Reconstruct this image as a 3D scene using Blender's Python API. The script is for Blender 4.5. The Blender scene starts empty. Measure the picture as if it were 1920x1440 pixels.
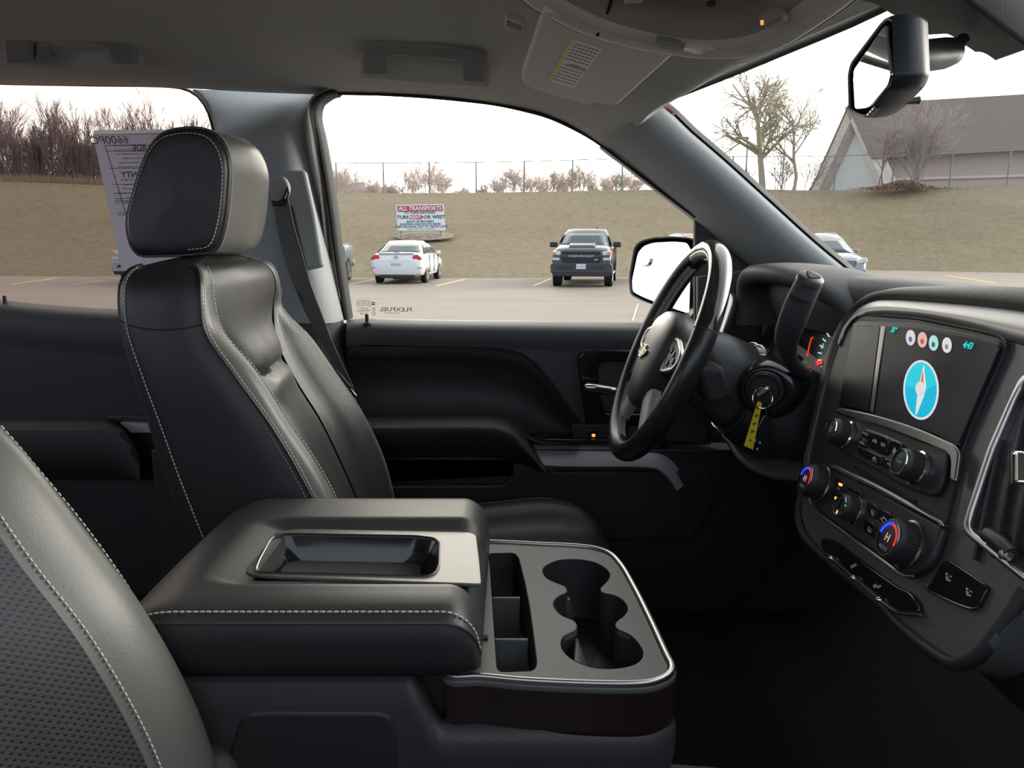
import bpy, bmesh, math, random
from math import sin, cos, tan, pi, radians, sqrt, atan2
from mathutils import Vector as V, Matrix, noise
random.seed(7)
scene = bpy.context.scene
C = scene.collection

# ---------------------------------------------------------------- camera
F = 1440.0                      # focal length in pixels of the 1920 wide frame
TH = radians(10.7)              # the lens looks down a little
EYE = V((0.0, 0.0, 1.55))       # eye height above the car park
cam_d = bpy.data.cameras.new('camera')
cam_d.sensor_fit = 'HORIZONTAL'; cam_d.sensor_width = 36.0
cam_d.lens = F / 1920.0 * 36.0
cam_d.clip_start = 0.02; cam_d.clip_end = 800
cam = bpy.data.objects.new('camera', cam_d); C.objects.link(cam)
cam.location = EYE
cam.rotation_euler = (pi/2 - TH, 0, 0)
scene.camera = cam

# ---------------------------------------------------------------- sky and exposure
SUN_DIR = V((-0.06, 1.0, 0.20)).normalized()      # hazy low sun across the driver's window
W = bpy.data.worlds.new('hazy_sky'); scene.world = W; W.use_nodes = True
_n = W.node_tree.nodes; _l = W.node_tree.links
for x in list(_n): _n.remove(x)
_o = _n.new('ShaderNodeOutputWorld'); _b = _n.new('ShaderNodeBackground'); _l.new(_b.outputs[0], _o.inputs[0])
_t = _n.new('ShaderNodeTexCoord')
_dot = _n.new('ShaderNodeVectorMath'); _dot.operation = 'DOT_PRODUCT'; _dot.inputs[1].default_value = SUN_DIR
_l.new(_t.outputs['Generated'], _dot.inputs[0])
_r = _n.new('ShaderNodeValToRGB')
e = _r.color_ramp.elements
e[0].position = 0.0; e[0].color = (0.50, 0.56, 0.66, 1)
e[1].position = 1.0; e[1].color = (2.6, 2.4, 2.05, 1)
for p_, c_ in ((0.5, (0.62, 0.68, 0.76, 1)), (0.80, (0.82, 0.85, 0.87, 1)), (0.93, (1.12, 1.10, 1.04, 1)), (0.985, (1.75, 1.66, 1.48, 1))):
    k_ = e.new(p_); k_.color = c_
_m = _n.new('ShaderNodeMath'); _m.operation = 'MULTIPLY_ADD'; _m.inputs[1].default_value = 0.5; _m.inputs[2].default_value = 0.5
_l.new(_dot.outputs['Value'], _m.inputs[0]); _l.new(_m.outputs[0], _r.inputs[0])
_cl = _n.new('ShaderNodeTexNoise'); _cl.inputs['Scale'].default_value = 2.2; _cl.inputs['Detail'].default_value = 5
_mp = _n.new('ShaderNodeMapping'); _mp.inputs['Scale'].default_value = (1, 1, 4.5)
_l.new(_t.outputs['Generated'], _mp.inputs[0]); _l.new(_mp.outputs[0], _cl.inputs['Vector'])
_cr = _n.new('ShaderNodeMapRange'); _cr.inputs['From Min'].default_value = 0.3; _cr.inputs['From Max'].default_value = 0.7
_cr.inputs['To Min'].default_value = 0.90; _cr.inputs['To Max'].default_value = 1.08
_l.new(_cl.outputs[0], _cr.inputs['Value'])
_vm = _n.new('ShaderNodeVectorMath'); _vm.operation = 'SCALE'
_l.new(_r.outputs[0], _vm.inputs[0]); _l.new(_cr.outputs[0], _vm.inputs['Scale'])
# broad bright part of the overcast sky ahead of the truck, where the sun stands behind thin cloud
GLOW_DIR = V((1.0, 0.30, 0.24)).normalized()
_d2 = _n.new('ShaderNodeVectorMath'); _d2.operation = 'DOT_PRODUCT'; _d2.inputs[1].default_value = GLOW_DIR
_l.new(_t.outputs['Generated'], _d2.inputs[0])
_mx = _n.new('ShaderNodeMath'); _mx.operation = 'MAXIMUM'; _mx.inputs[1].default_value = 0.0; _l.new(_d2.outputs['Value'], _mx.inputs[0])
_pw = _n.new('ShaderNodeMath'); _pw.operation = 'POWER'; _pw.inputs[1].default_value = 12.0; _l.new(_mx.outputs[0], _pw.inputs[0])
_sc = _n.new('ShaderNodeVectorMath'); _sc.operation = 'SCALE'; _sc.inputs[0].default_value = (8.8, 8.3, 7.4); _l.new(_pw.outputs[0], _sc.inputs['Scale'])
_ad = _n.new('ShaderNodeVectorMath'); _ad.operation = 'ADD'; _l.new(_vm.outputs[0], _ad.inputs[0]); _l.new(_sc.outputs[0], _ad.inputs[1])
_l.new(_ad.outputs[0], _b.inputs[0]); _b.inputs[1].default_value = 1.8
sun_d = bpy.data.lights.new('sun', 'SUN'); sun_d.energy = 0.5; sun_d.angle = radians(14); sun_d.color = (1, .93, .82)
sun = bpy.data.objects.new('sun', sun_d); C.objects.link(sun)
sun.rotation_euler = SUN_DIR.to_track_quat('Z', 'Y').to_euler(); sun.location = (0, 20, 30)
scene.view_settings.view_transform = 'Standard'; scene.view_settings.look = 'None'
scene.view_settings.gamma = 1.0; scene.view_settings.use_curve_mapping = False
scene.view_settings.exposure = 0.32
try:
    scene.cycles.use_denoising = True
    scene.cycles.max_bounces = 10; scene.cycles.diffuse_bounces = 5
    scene.cycles.transparent_max_bounces = 16
    scene.cycles.sample_clamp_indirect = 4.0
except Exception:
    pass

# ---------------------------------------------------------------- measuring
def ray(px, py):
    a = (px-960.0)/F; b = (720.0-py)/F
    return V((a, cos(TH)+b*sin(TH), -sin(TH)+b*cos(TH)))
def at(px, py, Y):
    d = ray(px, py); return EYE + d*(Y/d.y)
def atx(px, py, X):
    d = ray(px, py); return EYE + d*(X/d.x)
def atz(px, py, Z):
    d = ray(px, py); return EYE + d*((Z-EYE.z)/d.z)
def atp(px, py, p, n):
    d = ray(px, py); return EYE + d*((p-EYE).dot(n)/d.dot(n))
def ats(pts, Y): return [at(x, y, Y) for x, y in pts]
def lerp(a, b, t): return a+(b-a)*t
def frame(o, x, y):
    x = V(x).normalized(); z = x.cross(V(y)).normalized(); y = z.cross(x)
    m = Matrix((x, y, z)).transposed().to_4x4(); m.translation = V(o); return m

def cr(pts, n, closed=False):
    """n points on a smooth curve through pts"""
    pts = [V(p) for p in pts]; k = len(pts)
    if k == 2 and not closed: return [pts[0].lerp(pts[1], i/(n-1)) for i in range(n)]
    segs = k if closed else k-1
    P = lambda i: pts[i % k] if closed else (pts[i] if 0 <= i < k else (pts[0]*2-pts[1] if i < 0 else pts[-1]*2-pts[-2]))
    dense = []
    for s in range(segs):
        p0, p1, p2, p3 = P(s-1), P(s), P(s+1), P(s+2)
        d0 = max((p1-p0).length, 1e-9)**.5; d1 = max((p2-p1).length, 1e-9)**.5; d2 = max((p3-p2).length, 1e-9)**.5
        m1 = ((p1-p0)/d0-(p2-p0)/(d0+d1)+(p2-p1)/d1)*d1
        m2 = ((p2-p1)/d1-(p3-p1)/(d1+d2)+(p3-p2)/d2)*d1
        for i in range(12):
            t = i/12; t2 = t*t; t3 = t2*t
            dense.append(p1*(2*t3-3*t2+1)+m1*(t3-2*t2+t)+p2*(-2*t3+3*t2)+m2*(t3-t2))
    dense.append(V(pts[0]) if closed else V(pts[-1]))
    L = [0]
    for i in range(1, len(dense)): L.append(L[-1]+(dense[i]-dense[i-1]).length)
    out = []; j = 0; m = n if closed else n-1
    for i in range(n):
        t = L[-1]*i/m
        while j < len(L)-2 and L[j+1] < t: j += 1
        d = L[j+1]-L[j]
        out.append(dense[j].lerp(dense[j+1], 0 if d < 1e-12 else min(1, (t-L[j])/d)))
    return out

# ---------------------------------------------------------------- objects
WORLDMODE = set()
def tag(o, label=None, cat=None, group=None, kind=None):
    if label: o['label'] = label
    if cat: o['category'] = cat
    if group: o['group'] = group
    if kind: o['kind'] = kind
    return o
def thing(name, label, cat, loc, group=None, kind=None, world=True, rz=0):
    o = bpy.data.objects.new(name, None); C.objects.link(o); o.empty_display_size = .05
    o.location = loc; o.rotation_euler = (0, 0, rz)
    if world: WORLDMODE.add(o)
    return tag(o, label, cat, group, kind)
def put(name, me, m, parent=None, smooth=40, label=None, cat=None, group=None, kind=None, bevel=0, solid=0, sub=0, seg=2, off=-1):
    me.name = name
    o = bpy.data.objects.new(name, me); C.objects.link(o)
    if m: me.materials.append(m)
    if smooth:
        me.shade_smooth()
        if smooth < 180: me.set_sharp_from_angle(angle=radians(smooth))
    if parent:
        o.parent = parent
        if parent in WORLDMODE: o.matrix_parent_inverse = Matrix.Translation(-parent.location)
    elif cat or kind:
        vs = [v.co for v in me.vertices]
        if vs:
            lo = V([min(v[i] for v in vs) for i in range(3)]); hi = V([max(v[i] for v in vs) for i in range(3)])
            c = V(((lo.x+hi.x)/2, (lo.y+hi.y)/2, lo.z))
            me.transform(Matrix.Translation(-c)); o.location = c
            WORLDMODE.add(o)
    if solid:
        s = o.modifiers.new('solid', 'SOLIDIFY'); s.thickness = solid; s.offset = off
    if bevel:
        b = o.modifiers.new('bevel', 'BEVEL'); b.width = bevel; b.segments = seg; b.limit_method = 'ANGLE'; b.angle_limit = radians(35)
        b.harden_normals = False
    if sub:
        s = o.modifiers.new('sub', 'SUBSURF'); s.levels = s.render_levels = sub
    return tag(o, label, cat, group, kind)
def pyd(v, f):
    me = bpy.data.meshes.new('m'); me.from_pydata([tuple(p) for p in v], [], f); me.update(); return me
class MB:
    """collects shapes that form ONE mesh"""
    def __init__(s): s.v = []; s.f = []
    def add(s, v, f):
        o = len(s.v); s.v += [V(p) for p in v]; s.f += [[i+o for i in q] for q in f]; return s
    def box(s, lo, hi, M=None):
        c = [V((x, y, z)) for x in (lo[0], hi[0]) for y in (lo[1], hi[1]) for z in (lo[2], hi[2])]
        if M: c = [M @ p for p in c]
        return s.add(c, [(0,1,3,2), (4,6,7,5), (0,4,5,1), (2,3,7,6), (0,2,6,4), (1,5,7,3)])
    def grid(s, rows, cu=False, cap=False):
        n = len(rows[0]); v = [p for r in rows for p in r]; f = []
        for i in range(len(rows)-1):
            for j in range(n if cu else n-1):
                k = (j+1) % n
                f.append((i*n+j, i*n+k, (i+1)*n+k, (i+1)*n+j))
        if cap:
            f.append(tuple(range(n))[::-1]); f.append(tuple((len(rows)-1)*n+i for i in range(n)))
        return s.add(v, f)
    def tube(s, pts, r, seg=8, closed=False, cap=True, flat=1.0, ref=None):
        pts = [V(p) for p in pts]; n = len(pts); rows = []
        nrm = None
        for i, p in enumerate(pts):
            a = pts[i-1] if (i or closed) else pts[0]; b = pts[(i+1) % n] if (i < n-1 or closed) else pts[-1]
            t = (b-a).normalized() if (b-a).length > 1e-12 else V((0, 0, 1))
            if ref is not None: nrm = V(ref)
            elif nrm is None: nrm = V((0, 0, 1)) if abs(t.z) < .9 else V((1, 0, 0))
            nrm = (nrm-t*nrm.dot(t)).normalized(); bi = t.cross(nrm)
            rr = r[i] if isinstance(r, (list, tuple)) else r
            rows.append([p+nrm*(cos(2*pi*k/seg)*rr*flat)+bi*(sin(2*pi*k/seg)*rr) for k in range(seg)])
        if closed: rows.append(rows[0])
        return s.grid(rows, True, cap and not closed)
    def lathe(s, prof, M, seg=24):
        rows = [[M @ V((r*cos(2*pi*k/seg), r*sin(2*pi*k/seg), h)) for k in range(seg)] for r, h in prof]
        s.grid(rows, True, False); n = len(s.v)-seg*len(prof)
        if prof[0][0] < .002: s.f.append([n+i for i in range(seg)][::-1])
        if prof[-1][0] < .002: s.f.append([n+seg*(len(prof)-1)+i for i in range(seg)])
        return s
    def me(s):
        m = pyd(s.v, s.f)
        b = bmesh.new(); b.from_mesh(m); bmesh.ops.recalc_face_normals(b, faces=b.faces); b.to_mesh(m); b.free(); return m
def loft(name, rows, m, parent=None, nu=0, nv=0, cu=False, cap=False, **k):
    if nu: rows = [cr(r, nu, cu) for r in rows]
    if nv:
        cols = [cr([r[j] for r in rows], nv) for j in range(len(rows[0]))]
        rows = [[c[i] for c in cols] for i in range(nv)]
    b = MB(); b.grid(rows, cu, cap)
    return put(name, b.me(), m, parent, **k)
def tube(name, pts, r, m, parent=None, seg=10, closed=False, n=0, flat=1.0, ref=None, **k):
    if n: pts = cr(pts, n, closed)
    b = MB(); b.tube(pts, r, seg, closed, True, flat, ref)
    return put(name, b.me(), m, parent, **k)
def lathe(name, prof, M, m, parent=None, seg=28, **k):
    b = MB(); b.lathe(prof, M, seg); return put(name, b.me(), m, parent, **k)
def box(name, lo, hi, m, parent=None, M=None, bevel=.003, **k):
    b = MB(); b.box(lo, hi, M); return put(name, b.me(), m, parent, bevel=bevel, **k)
def curve_mesh(loops, thick, bevel=0, res=2):
    cu = bpy.data.curves.new('c', 'CURVE'); cu.dimensions = '2D'; cu.fill_mode = 'BOTH'
    bevel = min(bevel, thick*.49)
    cu.extrude = max(thick/2-bevel, 0); cu.bevel_depth = bevel; cu.offset = -bevel; cu.bevel_resolution = res
    for lp in loops:
        sp = cu.splines.new('POLY'); sp.points.add(len(lp)-1); sp.use_cyclic_u = True
        for q, p in zip(sp.points, lp): q.co = (p[0], p[1], 0, 1)
    o = bpy.data.objects.new('c', cu); me = bpy.data.meshes.new_from_object(o)
    bpy.data.objects.remove(o); bpy.data.curves.remove(cu)
    me.materials.clear(); me.transform(Matrix.Translation((0, 0, -thick/2)))
    return me
def plate(name, loops, M, thick, m, parent=None, bevel=.0015, **k):
    """flat plate with holes; its front lies in the local z=0 plane of M"""
    me = curve_mesh(loops, thick, bevel); me.transform(M)
    return put(name, me, m, parent, **k)
def rnd(pts, r=0, n=5):
    """rounds the corners of a 2D or 3D polygon"""
    out = []; k = len(pts)
    pts = [V(p) for p in pts]
    for i in range(k):
        p = pts[i]; a = pts[i-1]; b = pts[(i+1) % k]
        rr = min(r, (a-p).length*.48, (b-p).length*.48)
        s = p+(a-p).normalized()*rr; e_ = p+(b-p).normalized()*rr
        for j in range(n):
            t = j/(n-1); out.append(s*(1-t)**2+p*2*t*(1-t)+e_*t*t)
    return out
def plane_px(px, M):
    """picture points carried onto the plane of M, as its local 2D points"""
    n = M.col[2].to_3d(); o = M.translation; Mi = M.inverted()
    return [V((Mi @ atp(x, y, o, n))[:2]) for x, y in px]
def plate_px(name, loops, M, thick, m, parent=None, bevel=.0015, r=0, lift=0, **k):
    L = []
    M2 = M @ Matrix.Translation((0, 0, lift))
    for lp in loops:
        q = plane_px(lp, M2)
        L.append(rnd(q, r) if r else q)
    return plate(name, L, M2, thick, m, parent, bevel, **k)
def text_mesh(s, size, M, depth=.0004, align='CENTER', bold=0, sx=1.0, shear=0, mirror=False):
    cu = bpy.data.curves.new('t', 'FONT'); cu.body = s; cu.size = size; cu.align_x = align; cu.align_y = 'CENTER'
    cu.extrude = depth/2; cu.offset = bold; cu.shear = shear; cu.resolution_u = 3
    o = bpy.data.objects.new('t', cu); me = bpy.data.meshes.new_from_object(o)
    bpy.data.objects.remove(o); bpy.data.curves.remove(cu); me.materials.clear()
    me.transform(Matrix.Diagonal((-sx if mirror else sx, 1, 1, 1)))
    me.transform(M); return me
def text(name, s, size, M, m, parent=None, **k):
    kw = {q: k.pop(q) for q in ('depth', 'align', 'bold', 'sx', 'shear', 'mirror') if q in k}
    return put(name, text_mesh(s, size, M, **kw), m, parent, smooth=0, **k)
def join_me(meshes):
    b = bmesh.new()
    for q in meshes: b.from_mesh(q)
    me = bpy.data.meshes.new('j'); b.to_mesh(me); b.free(); return me
def stitch(name, path, m, parent, pitch=.0056, ln=.0044, r=.0009, n=160, off=(0, 0, 0), smoothpath=True):
    p = cr(path, n) if smoothpath else [V(q) for q in path]
    L = [0]
    for i in range(1, len(p)): L.append(L[-1]+(p[i]-p[i-1]).length)
    def pos(t):
        for i in range(1, len(L)):
            if L[i] >= t: return p[i-1].lerp(p[i], (t-L[i-1])/max(L[i]-L[i-1], 1e-9))
        return p[-1]
    b = MB(); t = 0; off = V(off)
    while t+ln < L[-1]:
        a, c = pos(t)+off, pos(t+ln)+off; d = c-a
        b.tube([a, a+d*.2, a+d*.8, c], [r*.45, r, r, r*.45], 5); t += pitch
    return put(name, b.me(), m, parent, smooth=180)

# ---------------------------------------------------------------- materials
def mat(name, col, rough=.5, metal=0, bump=0, bscale=400, var=0, vscale=8, spec=.5, coat=0, emit=None, est=1, trans=0, col2=None, detail=3, stretch=None, sheen=0):
    m = bpy.data.materials.new(name); m.use_nodes = True
    nt = m.node_tree; p = nt.nodes['Principled BSDF']
    p.inputs['Base Color'].default_value = (*col, 1); p.inputs['Roughness'].default_value = rough
    p.inputs['Metallic'].default_value = metal; p.inputs['Specular IOR Level'].default_value = spec
    if coat: p.inputs['Coat Weight'].default_value = coat; p.inputs['Coat Roughness'].default_value = .06
    if sheen: p.inputs['Sheen Weight'].default_value = sheen
    if trans: p.inputs['Transmission Weight'].default_value = trans
    if emit:
        p.inputs['Emission Color'].default_value = (*emit, 1); p.inputs['Emission Strength'].default_value = est
    tc = nt.nodes.new('ShaderNodeTexCoord'); src = tc.outputs['Object']
    if stretch:
        mp = nt.nodes.new('ShaderNodeMapping'); mp.inputs['Scale'].default_value = stretch
        nt.links.new(src, mp.inputs[0]); src = mp.outputs[0]
    if bump:
        n = nt.nodes.new('ShaderNodeTexNoise'); n.inputs['Scale'].default_value = bscale; n.inputs['Detail'].default_value = detail
        nt.links.new(src, n.inputs['Vector'])
        b = nt.nodes.new('ShaderNodeBump'); b.inputs['Strength'].default_value = bump; b.inputs['Distance'].default_value = .002
        nt.links.new(n.outputs[0], b.inputs['Height']); nt.links.new(b.outputs[0], p.inputs['Normal'])
    if var or col2:
        n = nt.nodes.new('ShaderNodeTexNoise'); n.inputs['Scale'].default_value = vscale; n.inputs['Detail'].default_value = 6
        nt.links.new(src, n.inputs['Vector'])
        r = nt.nodes.new('ShaderNodeValToRGB'); r.color_ramp.elements[0].position = .3; r.color_ramp.elements[1].position = .7
        c2 = col2 or tuple(min(1, c*(1+var)) for c in col); c1 = col if col2 else tuple(c*(1-var) for c in col)
        r.color_ramp.elements[0].color = (*c1, 1); r.color_ramp.elements[1].color = (*c2, 1)
        nt.links.new(n.outputs[0], r.inputs[0]); nt.links.new(r.outputs[0], p.inputs['Base Color'])
    return m
def perforated(name, col, hole, rough, axes=(1, 2), scale=200, spec=.5):
    m = mat(name, col, rough, bump=0, spec=spec); nt = m.node_tree; p = nt.nodes['Principled BSDF']
    tc = nt.nodes.new('ShaderNodeTexCoord'); sp = nt.nodes.new('ShaderNodeSeparateXYZ'); nt.links.new(tc.outputs['Object'], sp.inputs[0])
    cb = nt.nodes.new('ShaderNodeCombineXYZ'); nt.links.new(sp.outputs[axes[0]], cb.inputs[0]); nt.links.new(sp.outputs[axes[1]], cb.inputs[1])
    mp = nt.nodes.new('ShaderNodeMapping'); mp.inputs['Rotation'].default_value = (0, 0, radians(45)); nt.links.new(cb.outputs[0], mp.inputs[0])
    vo = nt.nodes.new('ShaderNodeTexVoronoi'); vo.voronoi_dimensions = '2D'; vo.inputs['Scale'].default_value = scale; vo.inputs['Randomness'].default_value = 0
    nt.links.new(mp.outputs[0], vo.inputs['Vector'])
    r = nt.nodes.new('ShaderNodeValToRGB'); r.color_ramp.elements[0].position = .17; r.color_ramp.elements[1].position = .27
    r.color_ramp.elements[0].color = (*hole, 1); r.color_ramp.elements[1].color = (*col, 1)
    nt.links.new(vo.outputs['Distance'], r.inputs[0]); nt.links.new(r.outputs[0], p.inputs['Base Color'])
    b = nt.nodes.new('ShaderNodeBump'); b.inputs['Strength'].default_value = .28; b.inputs['Distance'].default_value = .0008
    nt.links.new(vo.outputs['Distance'], b.inputs['Height']); nt.links.new(b.outputs[0], p.inputs['Normal'])
    return m
def glass_mat(name, tint, refl=.5):
    m = bpy.data.materials.new(name); m.use_nodes = True; nt = m.node_tree
    for x in list(nt.nodes): nt.nodes.remove(x)
    o = nt.nodes.new('ShaderNodeOutputMaterial'); mx = nt.nodes.new('ShaderNodeMixShader')
    t = nt.nodes.new('ShaderNodeBsdfTransparent'); t.inputs[0].default_value = (*tint, 1)
    g = nt.nodes.new('ShaderNodeBsdfGlossy'); g.inputs['Roughness'].default_value = .01; g.inputs[0].default_value = (.9, .9, .9, 1)
    ge = nt.nodes.new('ShaderNodeNewGeometry'); dt = nt.nodes.new('ShaderNodeVectorMath'); dt.operation = 'DOT_PRODUCT'
    nt.links.new(ge.outputs['Normal'], dt.inputs[0]); nt.links.new(ge.outputs['Incoming'], dt.inputs[1])
    def mth(op, a, b_=None):
        q = nt.nodes.new('ShaderNodeMath'); q.operation = op
        for i, v in enumerate((a, b_)):
            if v is None: continue
            if isinstance(v, (int, float)): q.inputs[i].default_value = v
            else: nt.links.new(v, q.inputs[i])
        return q.outputs[0]
    f5 = mth('POWER', mth('SUBTRACT', 1.0, mth('ABSOLUTE', dt.outputs['Value'])), 5.0)
    fac = mth('ADD', mth('MULTIPLY', f5, .6*refl), .04*refl)
    nt.links.new(fac, mx.inputs[0])
    nt.links.new(t.outputs[0], mx.inputs[1]); nt.links.new(g.outputs[0], mx.inputs[2]); nt.links.new(mx.outputs[0], o.inputs[0])
    return m
def emitter(name, col, s=1.0):
    return mat(name, tuple(c*.1 for c in col), .4, emit=col, est=s, spec=.08)

M_head = mat('headliner_cloth', (.46, .46, .44), .95, bump=.25, bscale=900, var=.06, vscale=300)
M_pillar = mat('pillar_plastic', (.29, .305, .31), .6, bump=.12, bscale=900)
M_grey = mat('grey_plastic', (.20, .20, .19), .5, bump=.08, bscale=700)
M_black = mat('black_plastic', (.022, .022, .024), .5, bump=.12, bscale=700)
M_soft = mat('soft_black_trim', (.040, .039, .041), .55, bump=.25, bscale=500)
M_blackgloss = mat('gloss_black', (.012, .012, .014), .12, spec=.6)
M_rubber = mat('black_rubber', (.012, .012, .013), .7)
M_leather = mat('black_leather', (.022, .021, .023), .42, bump=.15, bscale=520, detail=5)
M_leather2 = mat('armrest_leather', (.035, .035, .034), .44, bump=.12, bscale=600, detail=5)
M_strip = mat('lit_leather', (.105, .105, .096), .36, bump=.10, bscale=520, detail=5)  # same black leather, windshield sheen painted in as a paler base
M_perf = perforated('perforated_leather', (.050, .050, .050), (.008, .008, .008), .36, scale=255)  # holes are real; base lightened for light on the front faces
M_thread = mat('pale_thread', (.50, .49, .45), .8)
M_thread2 = mat('grey_thread', (.26, .26, .26), .8)
M_chrome = mat('chrome', (.75, .75, .76), .12, 1)
M_satin = mat('satin_silver', (.50, .48, .47), .34, 1)
M_steel = mat('dark_satin_trim', (.22, .21, .21), .32, 1)
M_brushed = mat('brushed_silver_trim', (.40, .385, .385), .45, .2, bump=.15, bscale=300, stretch=(1, 20, 20))
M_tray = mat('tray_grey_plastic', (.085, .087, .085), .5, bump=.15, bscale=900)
M_dark = mat('dark_recess', (.006, .006, .007), .7)
M_carpet = mat('black_carpet', (.008, .008, .008), .95, bump=.5, bscale=300)
M_white = mat('white_print', (.75, .76, .78), .5)
M_symbol = mat('grey_symbol_print', (.38, .39, .42), .5)
M_mirror = mat('mirror_glass', (.92, .93, .93), .015, 1)
M_glass = glass_mat('clear_glass', (.975, .98, .975), .35)
M_tint = glass_mat('tinted_glass', (.735, .695, .685), .35)
M_wglass = glass_mat('windshield_glass', (.95, .96, .95), .4)
# ================================================================ cab shell
def ws(px, py): return at(px, py, lerp(1.56, 1.66, max(-.1, min(1.2, (py-180)/420.0))))     # inner face of the door glass
WIN = [(657,598),(640,480),(630,400),(618,320),(606,255),(598,217),(602,195),(615,182),(635,177),(700,178),(793,183),(860,189),(927,197),(980,208),(1027,221),(1070,240),(1113,264),(1167,304),(1235,357),(1303,408),(1303,606)]
RWIN = [(-560,500),(-560,140),(0,157),(165,160),(330,164),(352,169),(372,181),(388,203),(397,228),(403,256),(412,300),(425,380),(440,480),(452,584),(320,581),(200,579),(60,569),(0,562),(-200,545)]

# ---- ceiling: ribs run from the side rail to the middle of the roof, the far half mirrors the near one
EDGE = [(-420,146,1.56),(0,158,1.56),(200,161,1.56),(330,165,1.56),(480,173,1.55),(620,178,1.565),(793,183,1.565),(927,197,1.565),(1027,221,1.575),(1100,257,1.58),(1141,284,1.585)]
MIDX = {9: .31, 10: .355}
def rib(E, Cc, p, n=20, bump=.012):
    out = []
    for i in range(n):
        t = i/(n-1)
        q = V((lerp(E.x, Cc.x, t), lerp(E.y, Cc.y, t), E.z+(Cc.z-E.z)*(1-(1-t)**p)))
        q.z -= bump*math.exp(-((t-.33)/.10)**2)
        out.append(q)
    return out
ribs = [rib(V((-2.0, 1.5, 1.80)), V((-2.0, .84, 1.86)), 2.6)]
for i, (x, y, d) in enumerate(EDGE):
    E = at(x, y, d); cx = MIDX.get(i, E.x); cz = 1.895 if cx < 0 else lerp(1.895, 1.80, (cx/.40)**1.6)
    ribs.append(rib(E, V((cx, .84, cz)), 2.6))
HE = at(1234, 193, 1.47); HC = V((.405, .84, 1.797))
ribs.append(rib(HE, HC, 1.7, bump=0))
full = [r + [V((q.x, 1.68-q.y, q.z)) for q in r[::-1][1:]] for r in ribs]
ceiling = loft('ceiling', full, M_head, nv=46, kind='structure', label='grey cloth headliner', solid=.012, off=1)
# dark seam between headliner and front pillar trim
# ---- front pillar trim
pd = [(1128,272),(1141,283),(1168,303),(1235,355),(1303,407),(1350,448),(1412,503),(1450,540)]
pw = [(1222,203),(1234,193),(1300,250),(1356,298),(1442,376),(1527,453),(1592,507),(1630,540)]
pd3 = cr([at(x, y, lerp(1.585, 1.63, i/7)) for i, (x, y) in enumerate(pd)], 24)
pw3 = cr([at(x, y, lerp(1.465, 1.50, i/7)) for i, (x, y) in enumerate(pw)], 24)
rows = []
for a, b in zip(pd3, pw3):
    m1 = a.lerp(b, .30)+V((0, -.055, 0)); m2 = a.lerp(b, .72)+V((0, -.045, -.004))
    rows.append([a+V((0, .05, 0)), a, m1, m2, b, b+V((-.006, .05, -.006))])
trim_1 = loft('trim_1', rows, M_pillar, nu=22, kind='structure', label='grey front pillar trim', smooth=60)
# black windshield seal beside the pillar
sl = []
for i, b in enumerate(pw3):
    o = V((.016, .012, .010)); sl.append([b+V((0, .03, 0)), b+V((.002, -.002, .001)), b+o*.7, b+o+V((0, .04, 0))])
loft('windshield_seal', sl, M_rubber, trim_1)
# ---- centre pillar trim
bl = [(360,168),(398,228),(404,262),(414,310),(425,380),(440,480),(453,590)]
br_ = [(618,172),(577,205),(576,250),(584,320),(596,400),(612,500),(632,604)]
rows = []
for i in range(7):
    a = at(*bl[i], 1.61); b = at(*br_[i], 1.585)
    k = [0, .6, 1, 1, 1, 1, 1][i]
    rows.append([a+V((0, .05, 0)), a, a.lerp(b, .12)+V((0, -.035*k, 0)), a.lerp(b, .5)+V((0, -.06*k, 0)), a.lerp(b, .85)+V((0, -.05*k, 0)), a.lerp(b, .97)+V((0, -.02*k, 0)), b+V((.002, .015, 0)), b+V((.002, .06, 0))])
trim_2 = loft('trim_2', rows, M_pillar, nu=30, nv=30, kind='structure', label='grey centre pillar trim behind the driver seat', smooth=60)
rows = []
for i, (l, r) in enumerate([((453,588),(632,602)), ((470,760),(648,770)), ((500,1000),(670,1000))]):
    a = at(*l, 1.63); b = at(*r, 1.59)
    rows.append([a+V((0, .05, 0)), a, a.lerp(b, .15)+V((0, -.04, 0)), a.lerp(b, .85)+V((0, -.05, 0)), b, b+V((0, .06, 0))])
loft('lower_trim', rows, M_soft, trim_2, nu=20, nv=12)
# raised lower cover of the pillar with its belt slot
MBp = frame(at(545, 400, 1.527), (1, 0, 0), (0, .10, 1))
plate_px('slot_cover', [[(512,318),(572,318),(590,400),(606,500),(566,508),(545,440)]], MBp, .02, M_pillar, trim_2, bevel=.007, r=.008)
plate_px('belt_slot', [[(527,384),(548,382),(580,520),(600,592),(560,560)]], MBp, .004, M_soft, trim_2, lift=.003, r=.01)
# ---- windshield
hdr = [HE, V((.36, 1.15, 1.80)), HC, V((.36, .53, 1.80)), V((HE.x, 1.68-HE.y, HE.z))]
base = [V((.70, 1.49, 1.46)), V((.93, 1.15, 1.465)), V((1.0, .84, 1.47)), V((.93, .53, 1.465)), V((.70, .19, 1.46))]
H = cr(hdr, 21); B = cr(base, 21)
gl = [[h.lerp(b, t)+V((.05*sin(pi*t), 0, .03*sin(pi*t))) for h, b in zip(H, B)] for t in [i/10 for i in range(11)]]
window_3 = loft('window_3', gl, M_wglass, kind='structure', label='windshield')
# header trim along the top of the windshield
tube('header_seal', [p+V((.004, 0, .002)) for p in H], .006, M_rubber, window_3)
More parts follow.
